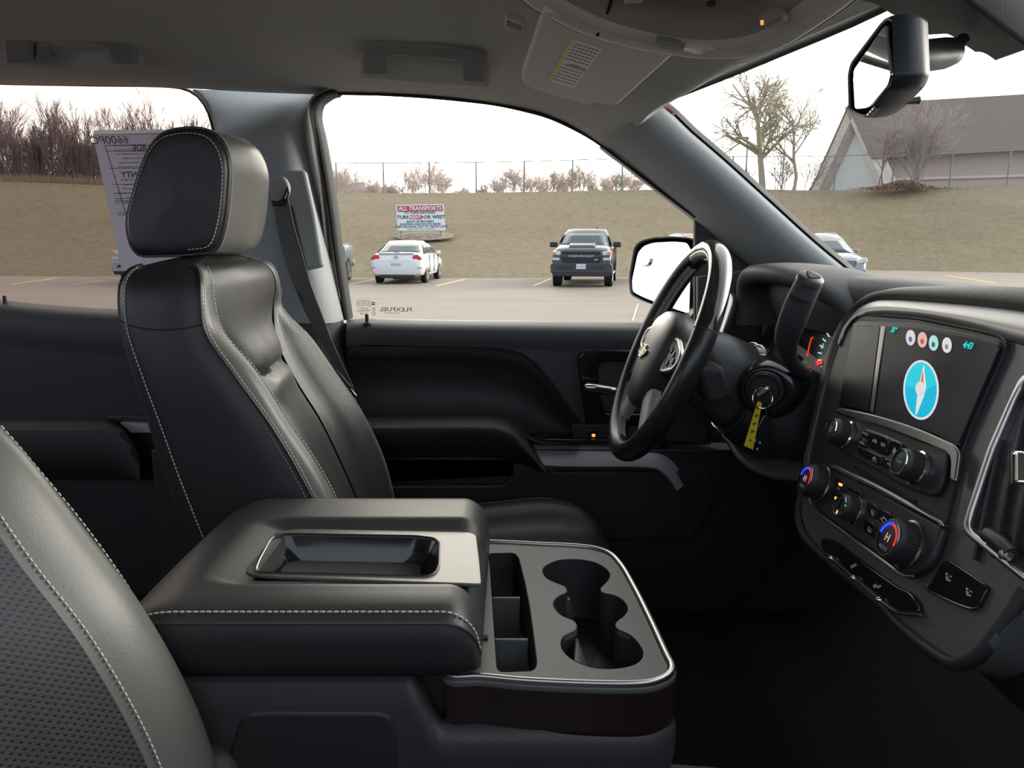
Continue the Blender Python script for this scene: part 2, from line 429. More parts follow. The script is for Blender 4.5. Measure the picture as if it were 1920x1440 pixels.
# ---- door glass
Mg = frame(ws(660, 598), ws(1200, 604)-ws(660, 598), ws(800, 183)-ws(800, 600))
q = plane_px(WIN, Mg); cx = sum(p.x for p in q)/len(q); cy = sum(p.y for p in q)/len(q)
gq = [V((cx+(p.x-cx)*1.02, cy+(p.y-cy)*1.03)) for p in q]
window_1 = plate('window_1', [gq], Mg @ Matrix.Translation((0, 0, -.004)), .004, M_glass, bevel=0, kind='structure', label='driver door glass')
M_etch = mat('grey_glass_print', (.22, .21, .20), .6)
def on_glass(px, py): return Mg.to_3x3().to_4x4(), atp(px, py, Mg.translation, Mg.col[2].to_3d())
def etch(name, s, px, py, h, **k):
    R, p = on_glass(px, py); M = Matrix.Translation(p) @ R
    return text(name, s, h, M, M_etch, window_1, mirror=True, depth=.0003, **k)
etch('glass_lettering', 'FLEXFUEL', 742, 580.5, .0125, sx=1.30, bold=.0001)
etch('glass_lettering', 'GAS ETHANOL', 735, 587, .0045, sx=1.1)
Rg, pg = on_glass(701, 569)
mk = []
for i, (y, s) in enumerate(((565,'LAMINATED'), (569,'M33 AS2 43R'), (573,'DOT 18 M20'), (579,'SAFETY'), (583,'TEMPERED'), (588,'SOLAR'))):
    mk.append(text_mesh(s, .0058, Matrix.Translation(on_glass(682, y)[1]) @ Rg, depth=.0002, mirror=True))
put('glass_lettering', join_me(mk), M_etch, window_1, smooth=0)
lp = lambda x, y, r: [(x+r*cos(2*pi*k/24), y+r*sin(2*pi*k/24)) for k in range(24)]
plate_px('glass_badge', [[(697,566),(703,566),(703,572),(697,572)], [(698.3,568),(701.7,568),(701.7,570),(698.3,570)]], Mg, .0003, M_etch, window_1, bevel=0)
for y in (580, 588):
    plate_px('glass_badge', [lp(701, y, 3.2), lp(701, y, 2.3)], Mg, .0003, M_etch, window_1, bevel=0)
# ---- rear door glass
def wr(px, py): return at(px, py, lerp(1.58, 1.68, (py-160)/420.0))
Mr = frame(wr(0, 562), (1, 0, 0), wr(100, 160)-wr(100, 565))
q = plane_px(RWIN, Mr); cx = sum(p.x for p in q)/len(q); cy = sum(p.y for p in q)/len(q)
window_2 = plate('window_2', [[V((cx+(p.x-cx)*1.015, cy+(p.y-cy)*1.04)) for p in q]], Mr @ Matrix.Translation((0, 0, -.004)), .004, M_tint, bevel=0, kind='structure', label='tinted rear door glass')
# ---- frames around both openings, part of the doors
door_1 = thing('door_1', 'driver door trim with black upper panel, armrest and silver strip', None, at(1000, 900, 1.62)-V((0, 0, .4)), kind='structure')
door_2 = thing('door_2', 'rear door behind the driver seat', None, at(100, 800, 1.66)-V((0, 0, .4)), kind='structure')
def seal(name, inner, width, dY, m, par, w2, crown=.006):
    rows = []
    P = [w2(x, y) for x, y in inner]; P = cr(P, 60)
    for i, p in enumerate(P):
        t = (P[min(i+1, len(P)-1)]-P[max(i-1, 0)]).normalized()
        n = V((-t.z, 0, t.x)).normalized()              # outwards, away from the opening
        wd = width(i/(len(P)-1)) if callable(width) else width
        rows.append([p+V((0, .03, 0)), p+V((0, dY*.2, 0)), p+n*wd*.25+V((0, dY-crown, 0)), p+n*wd*.75+V((0, dY-crown, 0)), p+n*wd+V((0, dY*.5, 0)), p+n*wd+V((0, .04, 0))])
    return loft(name, rows, m, par, nu=16, smooth=60)
left = WIN[0:9]
seal('frame_rubber', left, lambda t: .013 if t < .7 else lerp(.013, .004, (t-.7)/.3), -.012, M_rubber, door_1, ws)
out = [(x-11-(10*(y-200)/400 if y > 200 else 0), y) for x, y in WIN[0:6]]+[(588,197),(600,182),(620,173)]
seal('frame_channel', out, lambda t: .012*(1-.8*t), -.022, M_soft, door_1, ws)
tube('frame_edge', cr([ws(x, y)+V((0, -.004, .001)) for x, y in WIN[8:20]], 60), .0032, M_rubber, door_1)
tube('frame_edge', cr([wr(x, y)+V((0, -.003, 0)) for x, y in RWIN[1:14]], 80), .0028, M_rubber, door_2)
# ================================================================ driver door trim
def dp(px, py, Y): return at(px, py, Y)
Yd = 1.585
Md = frame(at(900, 700, Yd), (1, 0, 0), (0, 0, 1))
# sill roll on top of the upper panel
rows = []
for x, y0, y1 in ((650,600,650), (663,597,647), (760,599,648), (900,601,651), (1000,602,654), (1193,605,664), (1330,607,672)):
    rows.append([at(x, y0, 1.655)+V((0, .03, -.02)), at(x, y0, 1.655), at(x, y0+5, 1.615), at(x, y0+15, 1.588), at(x, y0+30, 1.580), at(x, y1, 1.583)])
loft('sill_panel', rows, M_soft, door_1, nu=18, nv=24)
# front upper panel around the handle, its curved rear edge follows the insert
plate_px('upper_panel', [[(860,646),(1000,650),(1193,656),(1330,660),(1335,835),(1092,816),(1086,788),(1060,757),(1033,717),(1003,682),(978,664),(943,656.5),(900,650)]], Md, .03, M_soft, door_1, bevel=.004)
plate_px('seam_strip', [[(653,641),(860,643.5),(943,652),(980,661),(1006,678),(1036,714),(1063,754),(1090,786),(1094,815),(1088,815),(1085,789),(1058,759),(1031,720),(1001,685),(976,667),(943,659.5),(860,649.5),(653,647)]], Md, .03, M_rubber, door_1, lift=-.004)
# recessed insert
ins_t = [(655,648),(720,649),(800,649),(860,650),(943,659),(978,667),(1003,685),(1033,720),(1060,760),(1086,792),(1090,830)]
ins_b = [(665,800),(720,798),(800,797),(860,796),(930,797),(965,808),(985,820),(1010,830),(1040,832),(1066,833),(1090,834)]
rows = []
for (xa, ya), (xb, yb) in zip(ins_t, ins_b):
    r = []
    for j, (t, d) in enumerate(((0, 1.592), (.10, 1.598), (.22, 1.625), (.45, 1.648), (.7, 1.645), (.82, 1.63), (.92, 1.59), (1, 1.52))):
        r.append(at(lerp(xa, xb, t), lerp(ya, yb, t), d))
    rows.append(r)
loft('insert_panel', rows, M_soft, door_1, nu=30, nv=40)
# armrest: padded top, stitched edge, dark front
arm = [(655,788,800,862), (700,786,800,860), (800,784,799,858), (900,783,799,857), (935,785,802,860), (962,797,814,868), (985,818,838,874), (1005,846,862,880), (1025,880,886,890)]
rows = []
for x, yt, ys, yb in arm:
    rows.append([at(x, yt-6, 1.60), at(x, yt, 1.54), at(x, (yt+ys)/2, 1.505), at(x, ys, 1.495)])
loft('armrest_pad', rows, M_soft, door_1, nu=14, nv=30)
rows = []
for x, yt, ys, yb in arm:
    rows.append([at(x, ys, 1.495), at(x, ys+5, 1.488), at(x, lerp(ys, yb, .6), 1.50), at(x, yb, 1.53)])
loft('armrest_front', rows, M_black, door_1, nu=14, nv=30)
stitch('stitching', [at(x, ys+.5, 1.491) for x, yt, ys, yb in arm], M_thread2, door_1, pitch=.006, ln=.0042, r=.0008)
# lower panel with the map pocket
Ml = frame(at(850, 900, 1.53), (1, 0, 0), (0, 0, 1))
plate_px('lower_panel', [[(640,856),(1023,858),(1040,884),(1330,884),(1345,935),(1300,1010),(640,1030)], [(700,862),(716,853),(937,853),(953,862),(957,872),(957,890),(948,905),(935,909),(740,910),(717,900)]], Ml, .03, M_black, door_1, bevel=.006)
plate_px('pocket_back', [[(650,825),(1010,825),(1010,950),(650,950)]], Ml, .01, M_dark, door_1, lift=-.05)
plate_px('door_core', [[(622,606),(1340,608),(1345,900),(640,900)]], frame(at(900, 750, 1.668), (1, 0, 0), (0, 0, 1)), .02, M_black, door_1)
box('door_bottom', (-.75, 1.54, .76), (.75, 1.60, 1.12), M_black, door_1)
# silver strip and its black ledge
st_t = [(990,831),(1060,832),(1123,833),(1215,835),(1248,840),(1274,861),(1296,898)]
st_b = [(1024,877),(1070,877),(1123,877),(1205,878),(1232,882),(1252,898),(1268,922)]
rows = []
for p, q in zip(st_t, st_b):
    rows.append([at(*p, 1.60), at(*p, 1.565), at(lerp(p[0], q[0], .12), lerp(p[1], q[1], .12), 1.552), at(lerp(p[0], q[0], .55), lerp(p[1], q[1], .55), 1.528), at(lerp(p[0], q[0], .92), lerp(p[1], q[1], .92), 1.520), at(*q, 1.526), at(*q, 1.57)])
loft('silver_strip', rows, M_brushed, door_1, nu=18, nv=40, smooth=50)
plate_px('ledge', [[(985,822),(1123,824),(1250,827),(1262,836),(1123,833),(993,832)]], Md, .05, M_blackgloss, door_1, lift=.04, bevel=.002)
# window switch with a lit symbol
plate_px('switch_panel', [[(1072,795),(1140,797),(1144,826),(1074,824)]], Md, .02, M_black, door_1, lift=.02, bevel=.003)
plate_px('window_switch', [[(1104,806),(1120,806),(1120,822),(1104,822)]], Md, .012, M_blackgloss, door_1, lift=.028, bevel=.002)
plate_px('switch_light', [[(1110,814),(1116,814),(1116,819),(1110,819)]], Md, .002, emitter('amber_light', (1, .35, .05), 1.5), door_1, lift=.0295, bevel=0)
# handle bezel and lever
bz = [(1083,668),(1096,654),(1260,656),(1260,800),(1100,800),(1090,740)]
hole = [(1122,688),(1132,678),(1255,680),(1255,775),(1135,775),(1124,735)]
plate_px('handle_bezel', [rnd([V((x, y)) for x, y in bz], 14), rnd([V((x, y)) for x, y in hole], 10)], Md, .02, M_blackgloss, door_1, lift=.014, bevel=.006)
plate_px('handle_recess', [[(1115,672),(1260,672),(1260,790),(1115,790)]], Md, .004, M_dark, door_1, lift=-.0005)
rows = [[at(x, y-9*k, 1.545+.02*(1-k)), at(x, y-4*k, 1.53), at(x, y+6*k, 1.53), at(x, y+11*k, 1.55)] for x, y, k in ((1096,724,.6), (1101,725,1), (1120,727,1), (1145,731,1), (1180,736,1))]
loft('door_handle', rows, M_chrome, door_1, nu=12, solid=.006)
# lock knob
kb = at(690, 606, 1.604)
lathe('lock_knob', [(.0001, .0), (.0085, .0), (.0085, .002), (.0055, .003), (.0045, .004), (.0038, .006), (.0038, .018), (.003, .021), (.0001, .0215)], Matrix.Translation(kb+V((0, -.01, -.001))), M_rubber, door_1)
# black sail panel behind the dash end
plate_px('sail_panel', [[(1303,404),(1316,416),(1360,460),(1420,512),(1450,560),(1450,680),(1303,680)]], frame(at(1350, 500, 1.63), (1, 0, 0), (0, 0, 1)), .02, M_soft, door_1, bevel=.004)
# ================================================================ rear door trim
rows = []
for x, y in ((-500,520), (-200,545), (0,562), (60,569), (200,579), (320,582), (460,586)):
    rows.append([at(x, y, 1.675)+V((0, .02, -.02)), at(x, y, 1.675), at(x, y+4, 1.645), at(x, y+16, 1.615), at(x, y+45, 1.605), at(x, y+130, 1.62)])
loft('sill_panel', rows, M_soft, door_2, nu=20, nv=20)
box('door_panel', (-1.9, 1.61, .76), (-.45, 1.65, 1.36), M_black, door_2)
rows = []
for x, dy in ((-300,0), (0,0), (150,0), (205,2), (235,22), (262,70)):
    rows.append([at(x, 784+dy, 1.61), at(x, 788+dy, 1.55), at(x, 800+dy, 1.525), at(x, 860+dy*.6, 1.53), at(x, 900, 1.60)])
loft('armrest_pad', rows, M_soft, door_2, nu=14, nv=20)
plate_px('silver_strip', [[(225,793),(285,797),(285,812),(245,812)]], frame(at(250, 800, 1.575), (1, 0, 0), (0, 0, 1)), .02, M_brushed, door_2)
box('strip_mount', at(285, 830, 1.60)-V((.09, 0, .03)), at(285, 830, 1.60)+V((.02, .03, .06)), M_black, door_2)
kb = at(10, 571, 1.64)
lathe('lock_knob', [(.0001, .0), (.0085, .0), (.0085, .002), (.0055, .003), (.0045, .004), (.0038, .006), (.0038, .016), (.003, .0185), (.0001, .019)], Matrix.Translation(kb), M_rubber, door_2)
# ================================================================ floor and hidden sides of the cab
b = MB()
fx = [-2.0, -.9, .3, .62, .95, 1.05]; fz = [.72, .72, .72, .74, .98, 1.2]
b.grid([[V((x, y, z)) for y in (-.14, .2, .6, .72, .84, .96, 1.08, 1.4, 1.72)] for x, z in zip(fx, fz)])
floor = put('floor', b.me(), M_carpet, kind='structure', label='black floor carpet', smooth=60)
box('wall_front', (1.04, -.14, .72), (1.08, 1.72, 1.36), M_dark, kind='structure', label='firewall under the dashboard')
box('wall_back', (-2.04, -.14, .72), (-2.0, 1.74, 1.40), M_black, kind='structure', label='rear wall of the cab')
box('wall_right', (-2.0, -.16, .72), (1.04, -.12, 1.42), M_black, kind='structure', label='passenger door')
box('wall_left', (-2.0, 1.66, .72), (1.04, 1.70, 1.20), M_black, kind='structure', label='lower body side')
# ================================================================ seats
# one builder: the driver seat as measured; the passenger seat is its mirror image about the middle of the cab
Z0 = EYE.z
LV = [  # dz, rear, side seam, bolster ridge, centre panel, near side Y, far side Y, bolster width
 (-.034, -.500, -.440, -.436, -.440, 1.055, 1.380, .010),
 (-.040, -.515, -.422, -.418, -.424, 1.035, 1.395, .010),
 (-.055, -.522, -.414, -.409, -.411, 1.020, 1.408, .012),
 (-.080, -.5235, -.412, -.405, -.407, 1.012, 1.415, .014),
 (-.120, -.521, -.408, -.396, -.404, 1.008, 1.425, .034),
 (-.180, -.508, -.371, -.350, -.393, 1.004, 1.445, .085),
 (-.250, -.492, -.325, -.309, -.363, 1.002, 1.458, .10),
 (-.320, -.475, -.288, -.267, -.325, 1.000, 1.465, .105),
 (-.420, -.447, -.246, -.226, -.285, 1.000, 1.470, .105),
 (-.540, -.415, -.215, -.20, -.24, 1.005, 1.465, .10)]
SPLIT = 1.0
def seat_section(L):
    dz, xr, xs, xb, xc, yn, yf, bw = L; z = Z0+dz
    sh = -.022 if dz < -.1 else -.012                    # the far bolster sits a little further back
    P = lambda x, y: V((x, y, z))
    mid = (yn+yf)/2
    return dict(
      side=[P(xr, yn+.014), P(lerp(xr, xs, .12), yn+.002), P(lerp(xr, xs, .5), yn-.004), P(lerp(xr, xs, .85), yn-.001), P(xs, yn+.006)],
      strip=[P(xs, yn+.006), P(xs+(xb-xs)*.25, yn+.0085), P(lerp(xs, xb, .75), yn+.016), P(xb, yn+.032), P(lerp(xb, xc, .05*SPLIT), yn+.032+bw*.12*SPLIT), P(lerp(xb, xc, .18*SPLIT), yn+.032+bw*.24*SPLIT)],
      bolster=[P(lerp(xb, xc, .18*SPLIT), yn+.032+bw*.24*SPLIT), P(lerp(xb, xc, .4), yn+.032+bw*.36), P(lerp(xb, xc, .75), yn+.032+bw*.55), P(xc-.002, yn+.032+bw*.8)],
      centre=[P(xc-.002, yn+.032+bw*.8), P(xc+.006, lerp(yn, mid, .75)), P(xc+.008+sh*.4, mid), P(xc+.006+sh*.6, lerp(mid, yf, .25)), P(xc-.002+sh*.8, yf-.032-bw*.8)],
      bolster2=[P(xc-.002+sh*.8, yf-.032-bw*.8), P(lerp(xb, xc, .75)+sh, yf-.032-bw*.55), P(lerp(xb, xc, .4)+sh, yf-.032-bw*.36), P(lerp(xb, xc, .18*SPLIT)+sh, yf-.032-bw*.24*SPLIT)],
      strip2=[P(lerp(xb, xc, .18*SPLIT)+sh, yf-.032-bw*.24*SPLIT), P(lerp(xb, xc, .05*SPLIT)+sh, yf-.032-bw*.12*SPLIT), P(xb+sh, yf-.034), P(lerp(xs, xb, .75)+sh, yf-.016), P(lerp(xs, xb, .3)+sh, yf-.008), P(xs+sh, yf-.004)],
      side2=[P(xs+sh, yf-.004), P(lerp(xr, xs, .5), yf+.002), P(xr, yf-.014)],
      back=[P(xr, yf-.014), P(xr-.010, mid), P(xr, yn+.014)])
NV = 60
def smooth_strips(levels):
    sec = [seat_section(L) for L in levels]; out = {}
    for key, nu in (('side', 16), ('strip', 12), ('bolster', 12), ('centre', 20), ('bolster2', 12), ('strip2', 12), ('side2', 8), ('back', 10)):
        rows = [cr(q[key], nu) for q in sec]; cols = [cr([r[j] for r in rows], NV) for j in range(nu)]
        out[key] = [[c[i] for c in cols] for i in range(NV)]
    return out
HP = [(233,437),(232,428),(233,404),(243,364),(259,312),(273,279),(290,256),(306,245),(330,239),(356,237),(384,241),(404,253),(418,276),(426,310),(425,350),(422,388),(416,425),(406,458),(396,472),(370,477),(330,480),(285,481),(254,479),(240,462)]
def build_seat(name, label, mir, dx, loc):
    global SPLIT
    SPLIT = 1.0 if mir else .34
    # the near seat shows the broad inner face of its bolster
    DS = smooth_strips([L if not mir or L[0] > -.1 else L[:4]+(L[3]-.135,)+L[5:7]+(L[7]*1.95,) for L in LV])
    T = (lambda p: V((p.x+dx, 1.648-p.y, p.z))) if mir else (lambda p: V((p.x+dx, p.y, p.z)))
    g = lambda rows: [[T(p) for p in r] for r in rows]
    root = thing(name, label, 'seat', loc)
    fr = 9                                               # rows above this belong to the top cap
    body = MB()
    for k in ('side', 'side2', 'back'): body.grid(g(DS[k]))
    # crown closing the top
    top = []
    for i in range(9):
        t = i/8
        lo_ = DS['back'][0]
        ring = DS['side'][0]+DS['strip'][0][1:]+DS['bolster'][0][1:]+DS['centre'][0][1:]+DS['bolster2'][0][1:]+DS['strip2'][0][1:]+DS['side2'][0][1:]+DS['back'][0][1:-1]
        c = sum((p for p in ring), V())/len(ring)
        top.append([T(p.lerp(c, t*.98)+V((0, 0, .013*sin(t*pi/2)))) for p in ring])
    body.grid(top, True)
    back = put('backrest', body.me(), M_leather, root, smooth=60)
    put('bolster_strip', MB().grid(g(DS['strip'])).me(), M_strip, root, smooth=80)
    put('bolster_strip', MB().grid(g(DS['strip2'])).me(), M_strip, root, smooth=80)
    put('bolster_pad', MB().grid(g(DS['bolster'])).me(), M_perf, root, smooth=80)
    put('bolster_pad', MB().grid(g(DS['bolster2'])).me(), M_perf, root, smooth=80)
    cen = [[V(p) for p in r] for r in DS['centre']]
    for r in cen:
        n = len(r)
        for j, p in enumerate(r):
            edge = min(j, n-1-j)/(n/2)
            h = (p.z-Z0)+.205
            p.x += (.010*math.exp(-((h-.03)/.03)**2)-.014*math.exp(-(h/.006)**2)+.006*math.exp(-((h+.02)/.02)**2))*min(1, edge*3)
            p.x -= .005*max(0, 1-edge*5)*max(.25, min(1, (Z0-.10-p.z)/.06))
    put('centre_pad', MB().grid(g(cen)).me(), M_perf, root, smooth=80)
    # piping and stitching
    sg = -1 if mir else 1
    def edge_path(key, j, off, i0=0, i1=None): return [T(r[j]+V(off)) for r in DS[key][i0:i1]]
    def pipe(key, j, off, r=.0022, i0=0): return tube('piping', edge_path(key, j, off, i0), r, M_leather, root, 6)
    pipe('strip', 0, (.001, -.001, 0), .0026, 1)
    pipe('side', 0, (.0, .0015, 0), .003, 1); pipe('strip2', 11, (.001, .001, 0), .0024, 1)
    stitch('stitching', edge_path('side', 15, (-.007, -.0015, 0), 2), M_thread, root, r=.0008)
    stitch('stitching', edge_path('strip', 0, (.006, -.0005, 0), 2), M_thread, root, r=.0008)
    stitch('stitching', edge_path('strip', 10, (.0018, .0005, 0), 2), M_thread, root, r=.0009)
    stitch('stitching', edge_path('side', 2, (.002, -.0022, 0), 2), M_thread, root, r=.0009)
    stitch('stitching', edge_path('strip2', 1, (.0022, 0, 0), 12), M_thread, root, r=.0008)
    stitch('stitching', edge_path('strip2', 9, (.002, .0005, 0), 8), M_thread, root, r=.0008)
    # seam across the side panel
    i_s = min(range(NV), key=lambda i: abs(DS['side'][i][8].z-Z0+.1185))
    tube('side_seam', [T(p+V((0, -.0004, -.003*math.sin(j/15*pi)))) for j, p in enumerate(DS['side'][i_s])], .0012, M_rubber, root, 6)
    # headrest: its side outline swept across the seat, rounded towards both sides
    prof = cr([at(x, y, 1.10) for x, y in HP], 64, True)
    c = sum(prof, V())/64
    rows = []
    for y, s, dxx in ((1.098, .86, 0), (1.100, .93, 0), (1.106, .975, 0), (1.116, 1.0, .001), (1.14, 1.012, .003), (1.18, 1.02, .007), (1.225, 1.022, .009), (1.265, 1.0, .004), (1.30, .965, -.002), (1.322, .92, -.008), (1.336, .86, -.013), (1.342, .77, -.016)):
        rows.append([T(V((c.x+(p.x-c.x)*s+dxx*(p.x > c.x), y, c.z+(p.z-c.z)*s))) for p in prof])
    b = MB(); b.grid(rows[3:], True)
    hr = put('headrest', b.me(), M_strip, root, smooth=70)
    side = rows[0:4]
    inner = [[p.lerp(sum(side[0], V())/64, t)+V((0, -sg*.006*t, 0)) for p in side[0]] for t in (.15, .4, .7, .9, 1)][::-1]
    b = MB(); b.grid(inner+side, True)
    put('side_panel', b.me(), M_leather, hr, smooth=70)
    b = MB(); f = rows[-1]; cc = sum(f, V())/64
    b.grid([[p.lerp(cc, t)+V((0, sg*.005*t, 0)) for p in f] for t in (0, .2, .5, .8, 1)], True)
    put('side_panel', b.me(), M_leather, hr, smooth=70)
    ring = lambda y, s, o=0: [T(V((c.x+(p.x-c.x)*s, y, c.z+(p.z-c.z)*s))) for p in prof]
    arc = lambda r: r[-4:]+r[0:50]
    tube('piping', ring(1.108, .992), .0022, M_leather, hr, 6, True)
    stitch('stitching', (ring(1.0985, .905)+ring(1.0985, .905)[:1])[0:52], M_thread, hr, r=.0008)
    stitch('stitching', [p+V((.0006, 0, .0004)) for p in (ring(1.119, 1.004))[4:48]], M_thread, hr, r=.0009)
    for y in (1.17, 1.27):
        p = T(V((c.x-.02, y, Z0-.03)))
        tube('headrest_post', [p+V((0, 0, -.04)), p+V((.003, 0, .05))], .011, M_rubber, root, 12)
    # cushion
    b = MB(); rows = []
    for x, zt, zs in ((-.36, -.56, -.66), (-.28, -.535, -.66), (-.10, -.525, -.66), (.02, -.512, -.65), (.10, -.510, -.64), (.155, -.522, -.64), (.185, -.55, -.645), (.195, -.60, -.66)):
        w = 1.0 if x < .12 else 1.0-(x-.12)*1.1
        r = []
        for u, k in ((0, -.13), (.0, -.05), (.02, -.012), (.08, .012), (.16, .012), (.26, -.018), (.5, -.022), (.74, -.018), (.84, .012), (.92, .012), (.98, -.012), (1, -.05), (1, -.13)):
            y = 1.242+(u-.5)*.455*w
            r.append(T(V((x-.05*abs(2*u-1)**3*(x > .05), y, Z0+zt+(k if x < .17 else k*.6)))))
        rows.append(cr(r, 40))
    cols = [cr([r[j] for r in rows], 26) for j in range(40)]
    rows = [[cc_[i] for cc_ in cols] for i in range(26)]
    b.grid(rows, False, True)
    cu = put('seat_cushion', b.me(), M_leather, root, smooth=60)
    for j in (8, 31):
        stitch('stitching', [r[j]+V((.001, 0, .0015)) for r in rows[6:23]], M_thread2, cu, r=.0007)
    p = [T(V((-.40, 1.03, .74))), T(V((.12, 1.44, .935)))]
    lo = V([min(p[0][i], p[1][i]) for i in range(3)]); hi = V([max(p[0][i], p[1][i]) for i in range(3)])
    box('seat_base', lo, hi, M_black, root, bevel=.02)
    return root
driver_seat = build_seat('driver_chair', 'black leather driver seat facing the steering wheel, between console and door', False, 0, (-.2, 1.235, .72))
passenger_seat = build_seat('passenger_chair', 'black leather passenger seat, the nearest seat, cut by the lower left of the photo', True, -.055, (-.2, .445, .72))
# seat hinge cover of the passenger seat, by the console
b = MB()
hc = atz(392, 1440, Z0-.53)
M = frame(at(385, 1450, .665), (0, 0, 1), (1, 0, 0))
b.lathe([(.001, .03), (.02, .028), (.034, .02), (.04, .006), (.04, -.02), (.001, -.02)], frame(at(385, 1458, .655), (1, 0, 0), (0, 0, 1)))
put('hinge_cover', b.me(), M_black, passenger_seat, smooth=50)
# ================================================================ seat belt of the driver
belt = thing('seat_belt', 'dark grey driver seat belt hanging on the centre pillar', 'seat belt', at(600, 700, 1.5)-V((0, 0, .3)))
wb = [(526,372,18), (535,420,20), (548,470,22), (566,530,20), (590,590,18), (616,645,12), (640,692,9), (655,722,8), (668,790,9)]
rows = []
for i, (x, y, w) in enumerate(wb):
    d = lerp(1.50, 1.505, i/8)
    rows.append([at(x-w*.8, y, d+.012), at(x, y, d), at(x+w*.8, y, d-.012)])
M_web = mat('belt_webbing', (.12, .12, .118), .75, bump=.5, bscale=900, stretch=(1, 1, .15))
loft('strap', rows, M_web, belt, nu=7, nv=40, solid=.0015)
plate_px('belt_guide', [rnd([V(p) for p in ((505,332),(533,330),(541,345),(541,358),(534,372),(526,382),(512,381),(506,360))], 6)], frame(at(525, 355, 1.495), (1, 0, .0), (0, .15, 1)), .02, M_pillar, belt, bevel=.005)
tube('guide_ring', [at(x, y, 1.490) for x, y in ((510,378),(522,380),(531,373),(536,360),(539,350),(541,362),(536,378),(526,386),(512,384))], .0022, M_rubber, belt, 8, True)
bk = frame(at(643, 722, 1.487), (.62, 0, -.78), (.78, 0, .62))
box('latch_plate', (-.036, -.010, -.006), (.014, .012, .004), M_black, belt, bk, bevel=.003)
box('latch_tongue', (.014, -.008, -.002), (.034, .008, .0015), M_chrome, belt, bk, bevel=.001)
# ================================================================ centre console
ez_ = EYE.z; ZT = EYE.z-.41
con = thing('center_console', 'black centre console with cup holders between the two front seats', 'console', (-.1, .83, .72))
Mt = frame(V((0, .83, ZT)), (1, 0, 0), (0, 1, 0))
RIM = [(850,1011),(905,1012),(1000,1016),(1109,1023),(1145,1034),(1167,1054),(1195,1100),(1228,1165),(1257,1227),(1266,1245),(1264,1259),(1246,1272),(1210,1281),(1000,1277),(898,1268),(836,1265)]
rim2 = plane_px(RIM, Mt)
def inset(lp, d):
    out = []; k = len(lp); A = sum(lp[i-1].x*lp[i].y-lp[i].x*lp[i-1].y for i in range(k))
    for i in range(k):
        t = (lp[(i+1) % k]-lp[i-1]).normalized(); n = V((-t.y, t.x))*(1 if A > 0 else -1)
        out.append(lp[i]+n*d)
    return out
rim_s = [V(p[:2]) for p in cr([V((*p, 0)) for p in rim2], 120, True)]
SLOT = [(916,1035),(964,1034),(972,1043),(984,1090),(993,1137),(1000,1190),(1006,1238),(1004,1248),(997,1254),(939,1256),(932,1249),(928,1194),(923,1120),(919,1064)]
CUPS = [(1018,1068),(1022,1059),(1047,1048),(1080,1046),(1116,1052),(1141,1068),(1143,1079),(1134,1091),(1126,1099),(1129,1108),(1152,1113),(1170,1124),(1177,1138),(1170,1151),(1158,1160),(1153,1167),(1158,1176),(1181,1187),(1199,1205),(1206,1220),(1199,1236),(1181,1245),(1145,1250),(1109,1247),(1080,1236),(1062,1223),(1052,1205),(1058,1189),(1073,1182),(1082,1175),(1079,1162),(1055,1151),(1041,1137),(1039,1124),(1051,1113),(1063,1108),(1061,1097),(1044,1090),(1026,1081)]
slot2 = rnd(plane_px(SLOT, Mt), .006); cups2 = [V(p[:2]) for p in cr([V((*p, 0)) for p in plane_px(CUPS, Mt)], 110, True)]
plate('tray_panel', [inset(rim_s, .0065), slot2, cups2], Mt @ Matrix.Translation((0, 0, -.002)), .008, M_tray, con, bevel=.0015)
plate('rim_trim', [rim_s, inset(rim_s, .006)], Mt @ Matrix.Translation((0, 0, .0015)), .012, M_satin, con, bevel=.0025)
plate('rim_base', [inset(rim_s, -.001), inset(rim_s, .003)], Mt @ Matrix.Translation((0, 0, -.004)), .007, M_tray, con, bevel=.002)
def well(name, lp, depth, m, taper=0, par=con):
    c = sum(lp, V((0, 0)))/len(lp)
    rows = [[Mt @ V((*(p.lerp(c, k)), h)) for p in lp] for k, h in ((0, -.002), (taper*.3, -depth*.4), (taper, -depth*.96), (taper+.02, -depth))]
    rows += [[Mt @ V((*(p.lerp(c, k)), -depth)) for p in lp] for k in (.5, .98)]
    return loft(name, rows, m, par, cu=True, smooth=50)
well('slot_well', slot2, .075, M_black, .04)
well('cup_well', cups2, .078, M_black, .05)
for a, b in (((921,1111),(975,1114)), ((926,1188),(990,1190))):
    p, q = atz(*a, ZT), atz(*b, ZT)
    box('slot_divider', (p.x, p.y-.002, ZT-.07), (q.x, p.y+.002, ZT-.006), M_tray, con, bevel=.001)
for y0 in (1061, 1194):
    p = atz(908, y0, ZT); box('hinge_notch', (p.x-.008, p.y-.004, ZT-.003), (p.x+.004, p.y+.004, ZT+.0008), M_dark, con, bevel=.001)
p = atz(1068, 1075, ZT)
tube('cup_fin', [atz(1068, 1098, ZT)+V((-.004, -.01, -.012-.014*i)) for i in range(5)], [.004, .009, .010, .011, .012], M_black, con, 16)
loft('cup_fin', [[atz(1083, 1180, ZT)+V((0, 0, -.01)), atz(1080, 1235, ZT)+V((0, 0, -.012))], [atz(1125, 1195, ZT)+V((0, .0, -.07)), atz(1150, 1247, ZT)+V((0, 0, -.07))]], M_tray, con, nu=6, nv=6, solid=.003)
